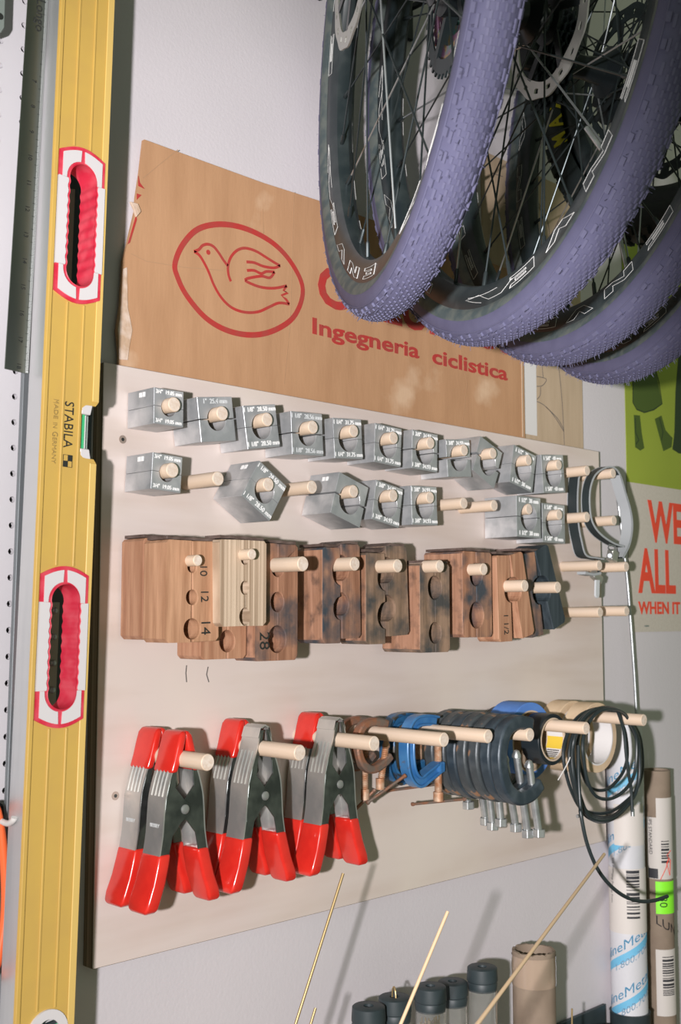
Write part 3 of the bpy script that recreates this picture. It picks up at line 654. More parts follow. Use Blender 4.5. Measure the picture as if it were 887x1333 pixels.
MB().sweep(cat([(P(*so(a, b), .975).x, P(*so(a, b), .975).z) for a, b in ((468, 168), (506, 300), (546, 440), (557, 560), (538, 680), (490, 780))], 5), .0012, .966, .984).build('grey_webbing', M_strapg, st2, smooth=True)
m = MB(); c = P(*so(445, 740), .970)
m.tube([tuple(P(*so(a, b), .968)) for a, b in ((425, 690), (470, 700), (478, 740), (440, 735), (418, 715))], .0012, 8, closed=True)
m.build('buckle_ring', M_zinc, st2, smooth=True)
MB().box(P(*so(450, 775), .972), (.016, .012, .018), Matrix.Rotation(radians(20), 3, 'Y')).build('buckle_body', M_rotor, st2, bev=.002, seg=2)
MB().cyl(P(*so(430, 772), .964), P(*so(430, 772), .969), .0035, 14).build('buckle_rivet', M_hub, st2, smooth=True)
c = P(*so(330, 930), .985)
t = thing('strap_buckle', 'metal buckle with a white tab hanging below the bare peg pair', 'buckle', c)
MB().box(P(*so(330, 935), .990), (.024, .010, .012), Matrix.Rotation(radians(25), 3, 'Y')).build('buckle_body', M_rotor, t, bev=.002, seg=2)
MB().sweep([(P(*so(a, b), .985).x, P(*so(a, b), .985).z) for a, b in ((225, 903), (290, 915), (345, 905))], .004, .980, .995).build('strap_end', M_strapg, t)
a, b = P(*so(332, 955), .982), P(*so(330, 1085), .982)
pts = [(a.x-.0055, a.z), (a.x+.0055, a.z)]+[(b.x+.0055*cos(q), b.z+.004+.0055*sin(q)) for q in [-pi*k/8 for k in range(9)]]
MB().prism(pts, .980, .983).build('white_tab', mat('pale_tab', (.55, .57, .58), .5), t, bev=.0006)
MB().tube([P(*so(345, 800), .985), P(*so(345, 905), .987)], .002, 6).build('strap_end', M_strapb, t)
# ------------------------------------------------------------------ thin metal rod leaning on the wall behind the pegs
rp = [(805.5, 656), (816, 744), (820, 789), (826.5, 880), (831, 960), (836.5, 1010), (841, 1333)]
rp = [P(a, b, 1.020) for a, b in rp]; rp.append(Vector((rp[-1].x+.004, 1.0, BZ+.001))); rp.insert(0, P(802, 628, 1.020))
tag(MB().tube(cat([tuple(p) for p in rp], 4), .0028, 10).build('metal_rod', M_zinc, smooth=True), 'thin bright metal rod leaning against the wall right of the board', 'rod')
# ------------------------------------------------------------------ cardboard sheets standing on the board's top edge
YC = 1.0325
zb = BZ1+.0005
c1 = thing('cardboard_sheet', 'brown cardboard sheet with red dove emblem and red lettering', 'cardboard', (P(400, 500, YC).x, YC, zb))
q = lambda a, b: (P(a, b, YC).x, P(a, b, YC).z)
left = [(155, 462), (152, 430), (157, 395), (159, 360), (160, 340), (166, 318), (170, 300), (176, 275), (177, 258), (182, 225), (187, 182)]
top = [q(188, 181.5), q(260, 208), q(340, 237), q(418, 262)]
xr = P(683, 540, YC).x; zt1 = top[-1][1]
outl = [(q(155, 470)[0], zb)]+[q(a, b) for a, b in left]+top+[(xr, zt1-.004), (xr+.001, zb)]
MB().prism(outl, YC, YC+.0035).build('sheet', M_card, c1)
m = MB()                                   # creases
for pts in (((186, 232), (225, 200), (232, 195)), ((170, 330), (190, 340), (240, 348), (290, 352)), ((342, 272), (343, 305)), ((383, 250), (378, 420), (370, 500)), ((600, 455), (608, 500), (602, 555))):
    m = MB(); stroke(m, [P(a, b, YC-.0002) for a, b in pts], .0009); m.build('crease', mat('crease_line', (.42, .25, .135), .9), c1)
m = MB().prism([q(*p) for p in ((155, 468), (153, 430), (158, 396), (160, 350), (165, 348), (166, 400), (172, 430), (168, 452), (166, 469))], YC-.0012, YC); m.build('torn_paper', M_cardtorn, c1, bev=.0004); m = MB()
m.prism([q(*p) for p in ((168, 263), (178, 266), (182, 276), (176, 283), (173, 274))], YC-.0030, YC); m.build('torn_paper', M_cardtorn, c1, bev=.0004)
for i, pl_ in enumerate((((180, 229), (180, 242), (188, 246), (182, 238)), ((178, 252), (178, 260), (184, 254)), ((177, 280), (166, 318), (169, 316), (178, 286)))):
    MB().prism([q(*p) for p in pl_], YC-.0006, YC+.0001).build('red_print_remnant', M_red, c1)
xc1 = P(683, 520, YC).x
MB().box((xc1-.006, YC-.0006, (zb+zt1)/2-.002), (.0018, .0012, zt1-zb-.01)).build('fold_line', M_card2, c1)
b5 = lambda x, y: P(140+x/2.957, 160+y/2.957, YC-.0003)
m = MB(); stroke(m, [b5(*p) for p in cat([(260, 540), (290, 468), (350, 408), (440, 390), (540, 410), (640, 465), (712, 545), (752, 640), (725, 735), (660, 790), (570, 816), (470, 802), (380, 752), (305, 665), (268, 590)], 6, True)], .0068, True)
m.build('oval_emblem_ring', M_red, c1)
m = MB(); W_ = .0034
stroke(m, [b5(*p) for p in cat([(333, 495), (352, 487), (366, 472), (386, 467), (408, 476), (428, 500), (446, 528), (463, 550)], 4)], W_)
stroke(m, [b5(*p) for p in cat([(475, 610), (466, 585), (464, 550), (476, 515), (500, 490), (530, 482), (570, 493), (610, 517), (640, 536), (665, 550)], 4)], W_)
stroke(m, [b5(*p) for p in cat([(665, 550), (640, 558), (600, 552), (565, 538), (535, 535)], 4)], W_)
stroke(m, [b5(*p) for p in cat([(537, 568), (565, 568), (592, 580), (612, 572), (643, 574)], 4)], W_)
stroke(m, [b5(*p) for p in cat([(643, 574), (625, 596), (590, 590), (530, 603), (560, 622), (600, 634), (645, 636), (690, 627)], 4)], W_)
stroke(m, [b5(*p) for p in ((690, 627), (678, 645), (694, 654), (670, 664), (688, 680), (700, 698))], W_)
stroke(m, [b5(*p) for p in cat([(700, 698), (660, 693), (620, 710), (580, 727), (530, 729), (480, 712), (440, 675), (410, 625), (390, 575), (370, 535), (352, 508), (333, 495)], 4)], W_)
e = b5(388, 498); m.prism(ring(e.x, e.z, .0030, 14), e.y-.0002, e.y)
m.build('dove_outline', M_red, c1)
def line_text(s, x0, x1, ybase, hgt, m, parent, y, bold=0.0, name='lettering'):
    """s fitted between px x0,x1 with its middle at pixel row ybase (given at x0)"""
    a = P(x0, ybase, y); b = P(x1, ybase, y); o = text(name, s, 1, m, Matrix.Identity(4), parent, local=True, bold=bold)
    xs = [v.co.x for v in o.data.vertices]; ys = [v.co.y for v in o.data.vertices]
    wx, hy = max(xs)-min(xs), max(ys)-min(ys)
    S_ = Matrix.Diagonal(((b.x-a.x)/wx, hgt/hy, 1, 1)); T0 = Matrix.Translation((-min(xs), -min(ys), 0))
    o.data.transform(Matrix.Translation((a.x, y, a.z)) @ Matrix.Rotation(pi/2, 4, 'X') @ S_ @ T0)
    o.data.transform(Matrix.Translation(-wloc(parent)))
    return o
h1 = P(407, 412, YC).z-P(407, 434, YC).z
line_text('Ingegneria', 407, 546, 434+7, h1*1.27, M_red, c1, YC-.0004, bold=.025)
line_text('ciclistica', 563, 661, 473, h1*1.0, M_red, c1, YC-.0004, bold=.025)
line_text('COLUMBUS', 414, 668, 397, P(415, 345, YC).z-P(415, 400, YC).z, M_red, c1, YC-.0004, bold=.03)
YD = 1.0375
c2_ = thing('cardboard_sheet', 'paler cardboard sheet with pencil curves, partly behind the printed one', 'cardboard', (P(720, 500, YD).x, YD, zb))
xa, xb, zt2 = P(629, 300, YD).x, P(758, 480, YD).x, P(640, 201, YD).z
MB().box(((xa+xb)/2, YD+.0015, (zb+zt2)/2), (xb-xa, .0028, zt2-zb)).build('sheet', M_card2, c2_)
m = MB(); z6 = lambda x, y: P(660+x/3.908, 440+y/3.908, YD-.0003)
for pts in (((90, 185), (150, 195), (195, 205), (200, 220), (175, 245), (130, 240), (92, 215)), ((95, 240), (120, 290), (150, 312), (170, 290), (172, 250)), ((92, 322), (150, 322), (200, 350), (250, 410), (290, 475)), ((200, 352), (255, 405), (285, 455), (290, 475)), ((265, 150), (280, 300), (290, 470), (294, 560)), ((180, 140), (185, 200))):
    stroke(m, [z6(*p) for p in cat(pts, 4)], .0010)
for pts in (((697, 265), (705, 275), (708, 300), (700, 320)), ((700, 262), (714, 290), (716, 330)), ((640, 225), (655, 230))):
    stroke(m, [P(a, b, YD-.0003) for a, b in cat(pts, 4)], .0010)
m.build('pencil_curve', M_pencil, c2_)
MB().box((P(690, 530, YD).x, YD-.0004, zb+.07), (.035, .0004, .12)).build('white_patch', M_paper, c2_)
# ------------------------------------------------------------------ poster
YP = 1.040
pt = thing('poster', 'green and cream wall poster with large orange-red words', 'poster', (P(820, 600, YP).x, YP, P(820, 820, YP).z))
X0 = P(815, 560, YP).x; X1 = X0+.40; zg = P(816, 627, YP).z; zb_ = P(821, 823, YP).z; ztp = P(810, 305, YP).z
MB().box(((X0+X1)/2, YP, (zg+ztp)/2), (X1-X0, .0008, ztp-zg)).build('green_field', M_green, pt)
MB().box(((X0+X1)/2, YP, (zg+zb_)/2), (X1-X0, .0008, zg-zb_)).build('cream_field', M_cream, pt)
p8 = lambda x, y: (P(760+x/3.81, 300+y/3.81, YP).x, P(760+x/3.81, 300+y/3.81, YP).z)
for pl_, mt in ((((243, 640), (355, 690), (388, 860), (345, 890), (300, 903), (262, 888), (243, 855)), M_olive), (((248, 915), (278, 918), (288, 1010), (300, 1080), (280, 1092), (255, 1075), (252, 1000)), M_olive),
                (((352, 935), (385, 918), (405, 990), (440, 1030), (435, 1075), (395, 1095), (380, 1040)), M_olive), (((470, 620), (560, 620), (560, 1120), (470, 1105), (440, 1085), (450, 1000), (455, 800)), M_olive2)):
    MB().prism([p8(*p) for p in pl_], YP-.0008, YP-.0003).build('printed_figure', mt, pt)
m = MB()
for pts in (((243, 640), (243, 855), (262, 888), (300, 903), (345, 890), (388, 860), (372, 750), (355, 690)), ((255, 930), (256, 1000), (272, 1040), (258, 1060)), ((375, 930), (392, 1000), (385, 1040))):
    stroke(m, [Vector((p8(*p)[0], YP-.0009, p8(*p)[1])) for p in pts], .0022)
m.build('printed_outline', M_olive2, pt)
z7 = lambda x, y: (760+x/4.44, 580+y/4.44)
def ptext(s, x0, x1, yb, yt):
    a, b = z7(x0, yb), z7(x0, yt); hh = P(b[0], b[1], YP).z-P(a[0], a[1], YP).z
    return line_text(s, a[0], z7(x1, 0)[0], a[1], hh, M_pred, pt, YP-.0009, bold=.028)
ptext("WE'", 376, 600, 558, 303); ptext('ALL I', 318, 590, 852, 590); ptext('WHEN IT C', 318, 612, 975, 900)
for s_ in (1,):
    c = P(*z7(366, 1043), YP-.001); MB().box(c, (.014, .0004, .0025)).build('fine_print', M_greyt, pt)
# ------------------------------------------------------------------ spirit level
YL = .947
def lv(px, py): v = P(px, py, YL); return Vector((v.x, v.z))
ra, rb_ = lv(150, 0), lv(97, 1333); ax = (ra-rb_).normalized(); lean = atan2(ax.x, ax.y); per = Vector((ax.y, -ax.x))
LW = (abs((lv(75.5, 0)-rb_).dot(per))+abs((lv(23.5, 1333)-rb_).dot(per)))/2
org = rb_-per*LW                           # left-bottom reference
def L(px, py): d = lv(px, py)-org; return d.dot(per), d.dot(ax)
TB = -(org.y-BZ)/ax.y+.004; TT = L(100, 0)[1]+.25
lev = thing('spirit_level', 'long yellow spirit level with two red and white hand grips, standing along the board edge', 'spirit level', (org.x, YL, org.y))
lev.rotation_euler = (0, lean, 0)
DP = .027
def cap_loop(t0, t1, a0, a1, wav=.0006, n=9):       # hand hole outline: rounded ends, wavy sides
    r = (a1-a0)/2; ca = (a0+a1)/2; pts = ring(ca, t1-r, r, 14, 0, pi, True); N = 72
    for k in range(1, N):
        z = (t1-r)+(t0+r-(t1-r))*k/N; pts.append((a0-wav*(cos(2*pi*n*k/N)-1)*.9, z))
    pts += ring(ca, t0+r, r, 14, pi, 2*pi, True)
    for k in range(1, N):
        z = (t0+r)+((t1-r)-(t0+r))*k/N; pts.append((a1+wav*(cos(2*pi*n*k/N)-1)*.9, z))
    return pts
hands = []
for (xt, yt), (xb_, yb_) in (((108, 193), (100, 395)), ((86, 737), (75, 948))):
    hands.append((L(xb_, yb_)[1], L(xt, yt)[1]))
A0, A1 = LW*.275, LW*.80
holes = []
for t0, t1 in hands: holes.append(cap_loop(t0+.016, t1-.016, A0, A1))
vt = (L(127, 604)[1], L(127, 524)[1])       # vial window cut into the right edge
vb = L(62, 1345)
# body: outline with notch
nx = LW*.70
outl = [(0, TB), (LW, TB), (LW, vt[0]), (LW-.003, vt[0]+.004), (nx+.006, vt[0]+.004), (nx, vt[0]+.010), (nx, vt[1]-.010), (nx+.006, vt[1]-.004), (LW-.003, vt[1]-.004), (LW, vt[1]), (LW, TT), (0, TT)]
MB().prism([outl]+holes+[ring(vb[0], vb[1], .0195, 28)], .0012, .0032).build('body', M_yel, lev, local=True, bev=.0004)
MB().prism([[(a_, b_) for a_, b_ in outl]]+holes+[ring(vb[0], vb[1], .0195, 28)], .0032, DP).build('milled_body', M_alu, lev, local=True)
m = MB()
segs = [(TB, vb[1]-.0205), (vb[1]+.0205, hands[1][0]), (hands[1][1], hands[0][0]), (hands[0][1], TT)]
for t0, t1 in segs:                        # longitudinal ridges and lips, interrupted by the grips
    for a_, w_ in ((.36, .0022), (.66, .0022)):
        m.box((LW*a_, .0007, (t0+t1)/2), (w_, .0014, t1-t0))
for a_, w_ in ((.022, .0042),): m.box((LW*a_+.0012, .0004, (TB+TT)/2), (w_, .0024, TT-TB))
m.build('ridge', M_yel, lev, local=True, bev=.0004)
m = MB()
for t0, t1 in ((TB, vt[0]), (vt[1], TT)): m.box((LW*.94, .0006, (t0+t1)/2), (LW*.12, .0012, t1-t0))
m.build('right_lip', M_yel2, lev, local=True, bev=.0005)
MB().box((LW*.085, .0011, (TB+TT)/2), (.0007, .0004, TT-TB)).build('groove_line', M_ink2, lev, local=True)
for (t0, t1), hl in zip(hands, holes):
    g0, g1 = LW*.10, LW*.93; gc = (g0+g1)/2; hh = .008
    arcT = [(g1+(g0-g1)*k/12, t1-hh+hh*sin(pi*k/12)) for k in range(13)]
    arcB = [(g0+(g1-g0)*k/12, t0+hh-hh*sin(pi*k/12)) for k in range(13)]
    o = MB().prism([arcT+arcB, hl], -.0008, .0014).build('hand_grip', M_hred, lev, local=True)
    N = len(hl)                            # lining through the whole depth
    vs = []
    for a_, z_ in hl:
        vs += [(a_, 0, z_), (a_, DP, z_)]
    inn = []
    cen = ((A0+A1)/2, (t0+t1)/2)
    vs2 = []
    r = (A1-A0)/2
    for a_, z_ in hl:
        cz = min(max(z_, t0+.016+r), t1-.016-r); d = Vector((a_-cen[0], z_-cz)); dl = d.length or 1
        vs2 += [(a_-d.x/dl*.0010, -.0010, z_-d.y/dl*.0010), (a_-d.x/dl*.0010, DP, z_-d.y/dl*.0010)]
    V = [v_ for i in range(N) for v_ in (vs[2*i], vs[2*i+1], vs2[2*i+1], vs2[2*i])]
    fs = [(i*4+k, i*4+(k+1) % 4, ((i+1) % N)*4+(k+1) % 4, ((i+1) % N)*4+k) for i in range(N) for k in range(4)]
    MB().add(V, fs).build('grip_lining', M_hred, o, local=True, smooth=True)
    def hx(z, side):                       # x of the hand hole edge
        return (A0 if side < 0 else A1)
    bd = .0035; cutz = .034; yy0, yy1 = -.0016, -.0006
    for side in (-1, 1):
        ga = g0 if side < 0 else g1
        for end in (1, -1):                # corner panels
            te = t1 if end > 0 else t0
            oz = te-end*.0135; pts = [(gc+side*.0018, oz+end*.0)]
            rr = r+.0012; zc = te-end*(.016+r)
            arc = [(gc+side*max(.0018, rr*sin(b_)), zc+end*rr*cos(b_)) for b_ in [radians(8+82*k/8) for k in range(9)]]
            top_ = [(gc+side*.0018, te-end*(.0038))]+[(gc+side*((ga-gc)*side-bd)*k/5, te-end*(.0038+hh*(1-sin(pi*(.5+.5*k/5*(((ga-gc)*side-bd)/((ga-gc)*side)))))) ) for k in range(1, 6)]
            low = [(ga-side*bd, te-end*cutz), ]
            pts = top_+low+[(gc+side*rr, te-end*cutz)]+arc[::-1]
            MB().prism(pts, yy0, yy1).build('white_panel', M_white, o, local=True)
        z0_, z1_ = t0+cutz, t1-cutz; n = 40
        edge = [p for p in hl if (p[0]-cen[0])*side > 0 and z0_-.0001 <= p[1] <= z1_+.0001]
        edge.sort(key=lambda p: p[1])
        pts = [(ga+side*.0004, z0_), (ga+side*.0004, z1_)]+[(a_+side*.0013, z_) for a_, z_ in edge[::-1]]
        MB().prism(pts, -.0017, .0014).build('white_panel', M_white, o, local=True)
# vial block in the edge window
vm = (vt[0]+vt[1])/2; vh = (vt[1]-vt[0])/2-.003
for s_ in (-1, 1):
    MB().prism([(nx, vm+s_*vh*.62), (nx, vm+s_*vh*.85), (nx+.004, vm+s_*vh*.97), (LW-.006, vm+s_*vh*.99), (LW-.008, vm+s_*vh*.62)], .001, DP-.004).build('vial_holder', M_white, lev, local=True, bev=.0008)
vo = MB().cyl((nx+.0045, .010, vm-vh*.64), (nx+.0045, .010, vm+vh*.64), .0052, 20).build('vial', M_vial, lev, local=True, smooth=True)
MB().box((nx+.010, .012, vm), (.0045, .008, vh*1.26)).build('vial_cover', M_vialc, vo, local=True, bev=.0005)
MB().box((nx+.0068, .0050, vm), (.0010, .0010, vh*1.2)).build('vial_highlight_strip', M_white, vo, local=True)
o = MB().lathe([(.0120, -.001), (.0205, -.001), (.0205, .004), (.0120, .004)], (vb[0], 0, vb[1]), (0, 1, 0), 32, True).build('round_vial_holder', M_white, lev, local=True, smooth=True)
MB().box((vb[0], .006, vb[1]), (.030, .008, .013), Matrix.Rotation(radians(-8), 3, 'Y')).build('vial', M_vial, o, local=True, bev=.003, seg=2)
MB().box((vb[0], .0022, vb[1]+.0065), (.028, .003, .003), Matrix.Rotation(radians(-8), 3, 'Y')).build('vial_clip', M_cap, o, local=True)
MB().cyl((vb[0], .012, vb[1]), (vb[0], DP-.002, vb[1]), .019, 28).build('vial_back', M_white, o, local=True)
def ltext(s, p, q_, h, m, sc=False):
    a, b = L(*p), L(*q_); c_ = ((a[0]+b[0])/2, (a[1]+b[1])/2); ln = abs(a[1]-b[1])
    o = text('lettering', s, 1, m, Matrix.Identity(4), lev, local=True, bold=0)
    xs = [v.co.x for v in o.data.vertices]; ys = [v.co.y for v in o.data.vertices]
    w_, h_ = max(xs)-min(xs), max(ys)-min(ys); mx_, my_ = (max(xs)+min(xs))/2, (max(ys)+min(ys))/2
    o.data.transform(Matrix.Translation((c_[0], -.0001 if not sc else .0003, c_[1])) @ Matrix.Rotation(pi/2, 4, 'Y') @ Matrix.Rotation(pi/2, 4, 'X') @ Matrix.Diagonal((ln/w_, h/h_, 1, 1)) @ Matrix.Translation((-mx_, -my_, 0)))
    o.data.transform(Matrix.Translation((0, .0009, 0)))
    return o
ltext('STABILA', (92, 523), (88, 583), .0098, M_blk)
ltext('M', (74, 520), (73.5, 524.5), .0058, M_ink2); ltext('ADE', (74, 526), (73, 545), .0043, M_ink2); ltext('IN', (72.5, 550), (72, 557), .0043, M_ink2)
ltext('G', (72.5, 562), (72, 568), .0058, M_ink2); ltext('ERMANY', (72, 569.5), (70, 603), .0043, M_ink2)
a, b = L(84, 591.5), L(94.5, 607); s2 = .0046; cx, cz = (L(88.8, 600))
for dx, dz, f_ in ((1, 1, 1), (-1, -1, 1)):
    MB().box((cx+dx*s2*.5*1.05, .0008, cz+dz*s2*.62), (s2*1.05, .0006, s2*1.24)).build('checker_mark', M_blk, lev, local=True)
m = MB()
for dx, dz, sx_, sz_ in ((0, 1, 2.1, .08), (0, -1, 2.1, .08), (1, 0, .08, 2.5), (-1, 0, .08, 2.5)):
    m.box((cx+dx*s2*1.05, .0009, cz+dz*s2*1.24), (sx_*s2, .0004, sz_*s2))
m.build('checker_outline', M_blk, lev, local=True)
# ------------------------------------------------------------------ bars and ruler beside the level
def leanbar(name, pa, pb, qa, qb, y, th, m, label, cat_, zb=None, ext=.25, par=True):
    """bar whose left edge runs pa->pb and right edge qa->qb (top, bottom pixels) in plane y"""
    a, b, c_, d = (P(*k, y) for k in (pa, pb, qa, qb))
    ua = (a-b).normalized(); uc = (c_-d).normalized()
    if ext: a, c_ = a+ua*ext, c_+uc*ext
    if zb is not None:
        b = b+ua*((zb-b.z)/ua.z); d = d+uc*((zb-d.z)/uc.z)
    t = thing(name, label, cat_, (b.x, y, min(b.z, d.z)))
    MB().prism([(b.x, b.z), (d.x, d.z), (c_.x, c_.z), (a.x, a.z)], y, y+th).build('bar' if cat_ != 'ruler' else 'blade', m, t, bev=.0004)
    return t, (a, b, c_, d)
leanbar('steel_strip', (50, 0), (-2, 1333), (82, 0), (30, 1333), 1.000, .006, M_steel, 'narrow dark grey steel strip along the left side of the yellow level', 'bar', BZ+.001)
for (pa, pb, qa, qb), bolts, lb in ((((56, 246), (48, 420), (98, 246), (91, 420)), (), 'plain grey metal plate on the strip, seen through the upper hand hole'),
                                (((38, 784), (31, 960), (78, 784), (71, 960)), (795, 829, 863, 898), 'grey metal plate with four bolts, seen through the lower hand hole')):
    tb, q4 = leanbar('backing_plate', pa, pb, qa, qb, .994, .005, M_plate, lb, 'plate', ext=0)
    for py in bolts:
        c = P(70.5-(py-795)*.03, py, .994); MB().lathe([(0, -.0035), (.0022, -.0032), (.0032, -.0012), (.0032, 0)], c, (0, 1, 0), 16).build('bolt_head', M_zinc, tb, smooth=True)
leanbar('dark_gap_strip', (92, 0), (42, 1333), (140, 0), (92, 1333), 1.007, .006, M_cap, 'black strip added for the dark gap behind the yellow level, seen through its hand holes', 'bar', BZ+.001)  # added strip, its black stands in for the shaded gap between level and wall
YR = .968
rt, (a, b, c_, d) = leanbar('steel_ruler', (36, 0), (6, 480), (63, 0), (37, 487), YR, .0010, M_ruler, 'steel ruler with engraved scale hanging at the left above the pegboard holes', 'ruler')
uL = (a-b).normalized(); uR = (c_-d).normalized(); n = int((c_-d).length/.0015875)
m = MB(); wv = Vector((uR.z, 0, -uR.x))
for k in range(2, n):
    l_ = .0050 if k % 8 == 0 else (.0036 if k % 4 == 0 else .0024)
    c = d+uR*(k*.0015875)-wv*(l_/2+.0002); m.box(c-Vector((0, .0002, 0)), (l_, .0002, .0004))
m.build('scale_marks', M_blk, rt, kind='stuff')
ed = d-wv*.0032; ee = c_-wv*.0032
MB().prism([(ed.x, ed.z+.001), (d.x-wv.x*.0003, d.z+.001), (c_.x, c_.z), (ee.x, ee.z)], YR-.0001, YR+.0002).build('ground_edge', M_rulerl, rt)
for i in range(12):
    c = d+uR*(.006+.0254*i)-wv*.0105
    text('numeral', str(18-i) if i < 9 else str(18-i), .0062, M_blk, Matrix.Translation(c-Vector((0, .0003, 0))) @ Matrix.Rotation(pi/2+lean, 4, 'Y') @ Matrix.Rotation(pi/2, 4, 'X'), rt)
c = P(52.5, 20, YR-.0003); text('lettering', 'Longo', .0135, M_blk, Matrix.Translation(c) @ Matrix.Rotation(pi/2+lean, 4, 'Y') @ Matrix.Rotation(pi/2, 4, 'X'), rt)
# ------------------------------------------------------------------ pegboard
PY = 1.024; h0 = P(31.5, 33, PY); pitch = .0254; hr = .0032
zn = 70; xs_ = [h0.x-pitch*k for k in range(0, 9)]
g = MB(); top_z = h0.z+pitch*6.5; z_list = [top_z-pitch*.5-pitch*k for k in range(int((top_z-.95)/pitch))]
for X in xs_:
    for Z in z_list:
        sq = [(X+pitch/2*u_, Z+pitch/2*v_) for u_, v_ in ((1, 0), (1, 1), (0, 1), (-1, 1), (-1, 0), (-1, -1), (0, -1), (1, -1))]
        ho = ring(X, Z, hr, 8); vs = [(a_, PY, b_) for a_, b_ in sq]+[(a_, PY, b_) for a_, b_ in ho]+[(a_, PY+.0055, b_) for a_, b_ in ho]
        fs = [(k, (k+1) % 8, 8+(k+1) % 8, 8+k) for k in range(8)]+[(8+k, 8+(k+1) % 8, 16+(k+1) % 8, 16+k) for k in range(8)]
        g.add(vs, fs)
xr_ = h0.x+pitch/2; zlo = z_list[-1]-pitch/2; xl = xs_[-1]-pitch/2
g.box((xr_+.02, PY+.00275, (top_z+zlo)/2), (.04, .0055, top_z-zlo))
pb_ = g.build('pegboard', M_pegb); tag(pb_, 'white perforated pegboard at the left edge of the wall', 'pegboard')
m = MB().box((xl-.004, (PY+WY)/2+.0, (top_z+zlo)/2), (.008, WY-PY, top_z-zlo)); m.box((xr_+.036, (PY+.0055+WY)/2, (top_z+zlo)/2), (.008, WY-PY-.0055, top_z-zlo))
m.build('batten', M_bench, pb_)
# hook with orange handled tool
hk = P(12, 1070, 1.0)
t = thing('pegboard_hook', 'white coated wire hook sticking out of the pegboard over the orange handle', 'hook', (hk.x-.02, PY, hk.z))
MB().tube(cat([tuple(P(a, b, y)) for a, b, y in ((-12, 1050, 1.022), (-10, 1062, 1.0), (0, 1068, .985), (10, 1072, .972), (17, 1068, .962), (18.5, 1064, .960))], 5), .0028, 10).build('wire', M_wire, t, smooth=True)
oc = [(-30, 1062), (-8, 1050), (0, 1075), (4.5, 1110), (7, 1150), (6.5, 1190), (2, 1225), (-6, 1260), (-25, 1275), (-45, 1240), (-52, 1160), (-48, 1090)]
t = thing('hanging_tool', 'orange plastic loop handle hanging at the left edge under the wire hook', 'tool', P(-10, 1160, .98))
MB().tube(cat([tuple(P(a, b, .985)) for a, b in oc], 5, True), .0042, 12, closed=True).build('loop_handle', M_orange, t, smooth=True)
MB().prism([(P(a, b, 1.012).x, P(a, b, 1.012).z) for a, b in ((-45, 1045), (3, 1045), (4, 1120), (4, 1250), (2, 1420), (-45, 1420))], 1.009, 1.019).build('black_back_plate', M_cap, t, bev=.002)
t = thing('hanging_tool', 'grey rounded tool end hanging at the top left corner', 'tool', P(-10, 10, .99))
oc = [(3.8, -80), (4.5, 0), (3.2, 38), (-2, 46), (-25, 46), (-30, 38), (-28, -80)]
MB().prism([(P(a, b, .995).x, P(a, b, .995).z) for a, b in oc], .990, 1.0).build('blade', M_greyt, t, bev=.001)
c = P(0.5, 21, .9895); MB().cyl(c, c+Vector((0, .0006, 0)), .0033, 16).build('hanging_hole', M_blk, t)
# ------------------------------------------------------------------ tubes with caps
def bt(px, py, y): return P(px, py, y)
cl = ['leftmost, its lid plain', 'with a brass ring sticking through its lid', 'full of thin brass rods', 'between the brass-filled one and the tall one', 'rightmost and tallest, next to the kraft tube']
for i, (px, py) in enumerate(((480, 1309), (514, 1297), (560.5, 1283), (589.5, 1277), (628, 1258))):
    yy = .950 if i != 3 else .965; c = P(px, py, yy); r = .0185
    if i == 3: r = .0180
    t = thing('capped_tube', 'clear tube with black lid, '+cl[i], 'tube', (c.x, yy, BZ), 'clear tubes with black lids')
    MB().lathe([(r-.0012, BZ+.002), (r-.0012, c.z-.006), (r, c.z-.006), (r, BZ+.002)], (c.x, yy, 0), (0, 0, 1), 32, True).build('clear_wall', M_clear, t, smooth=True)
    pr = [(.0058, -.004), (.0060, 0), (r-.0012, 0), (r+.0004, -.0012), (r+.0012, -.013), (r+.0012, -.0165), (r+.0002, -.0175), (r+.0002, -.019), (r+.0008, -.020), (r-.0002, -.0285), (r-.003, -.0285)]
    cp = MB().lathe([(a_, b_+c.z) for a_, b_ in pr], (c.x, yy, 0), (0, 0, 1), 40).build('lid', M_cap, t, smooth=True)
    MB().cyl((c.x, yy, c.z-.006), (c.x, yy, c.z-.004), .006, 20).build('lid_slot', M_blk, cp)
    MB().cyl((c.x, yy, BZ), (c.x, yy, BZ+.004), r, 32).build('base', M_cap, t, smooth=True)
    if i == 1:
        g = MB().tube([(c.x+.0055*cos(k*pi/8)*.4-.001, yy+.0055*cos(k*pi/8)*.9, c.z-.002+.013*sin(k*pi/8)) for k in range(9)], .0010, 8); g.build('brass_ring', M_brass, cp, smooth=True)
    nr = {0: 3, 1: 4, 2: 26, 3: 2, 4: 3}[i]; rr_ = random.Random(i)
    for k in range(nr):
        a_ = rr_.uniform(0, 2*pi); q_ = (r-.004)*sqrt(rr_.random()); ht = c.z-(.036+rr_.uniform(0, .012) if i == 2 else .060+rr_.uniform(0, .03))
        if i in (2, 4): MB().cyl((c.x+q_*cos(a_), yy+q_*sin(a_), BZ+.005), (c.x+q_*cos(a_)*.9, yy+q_*sin(a_)*.9, ht), .0011 if i == 2 else .0020, 6).build('rod', M_brass if i == 2 else M_bam, t, smooth=True)
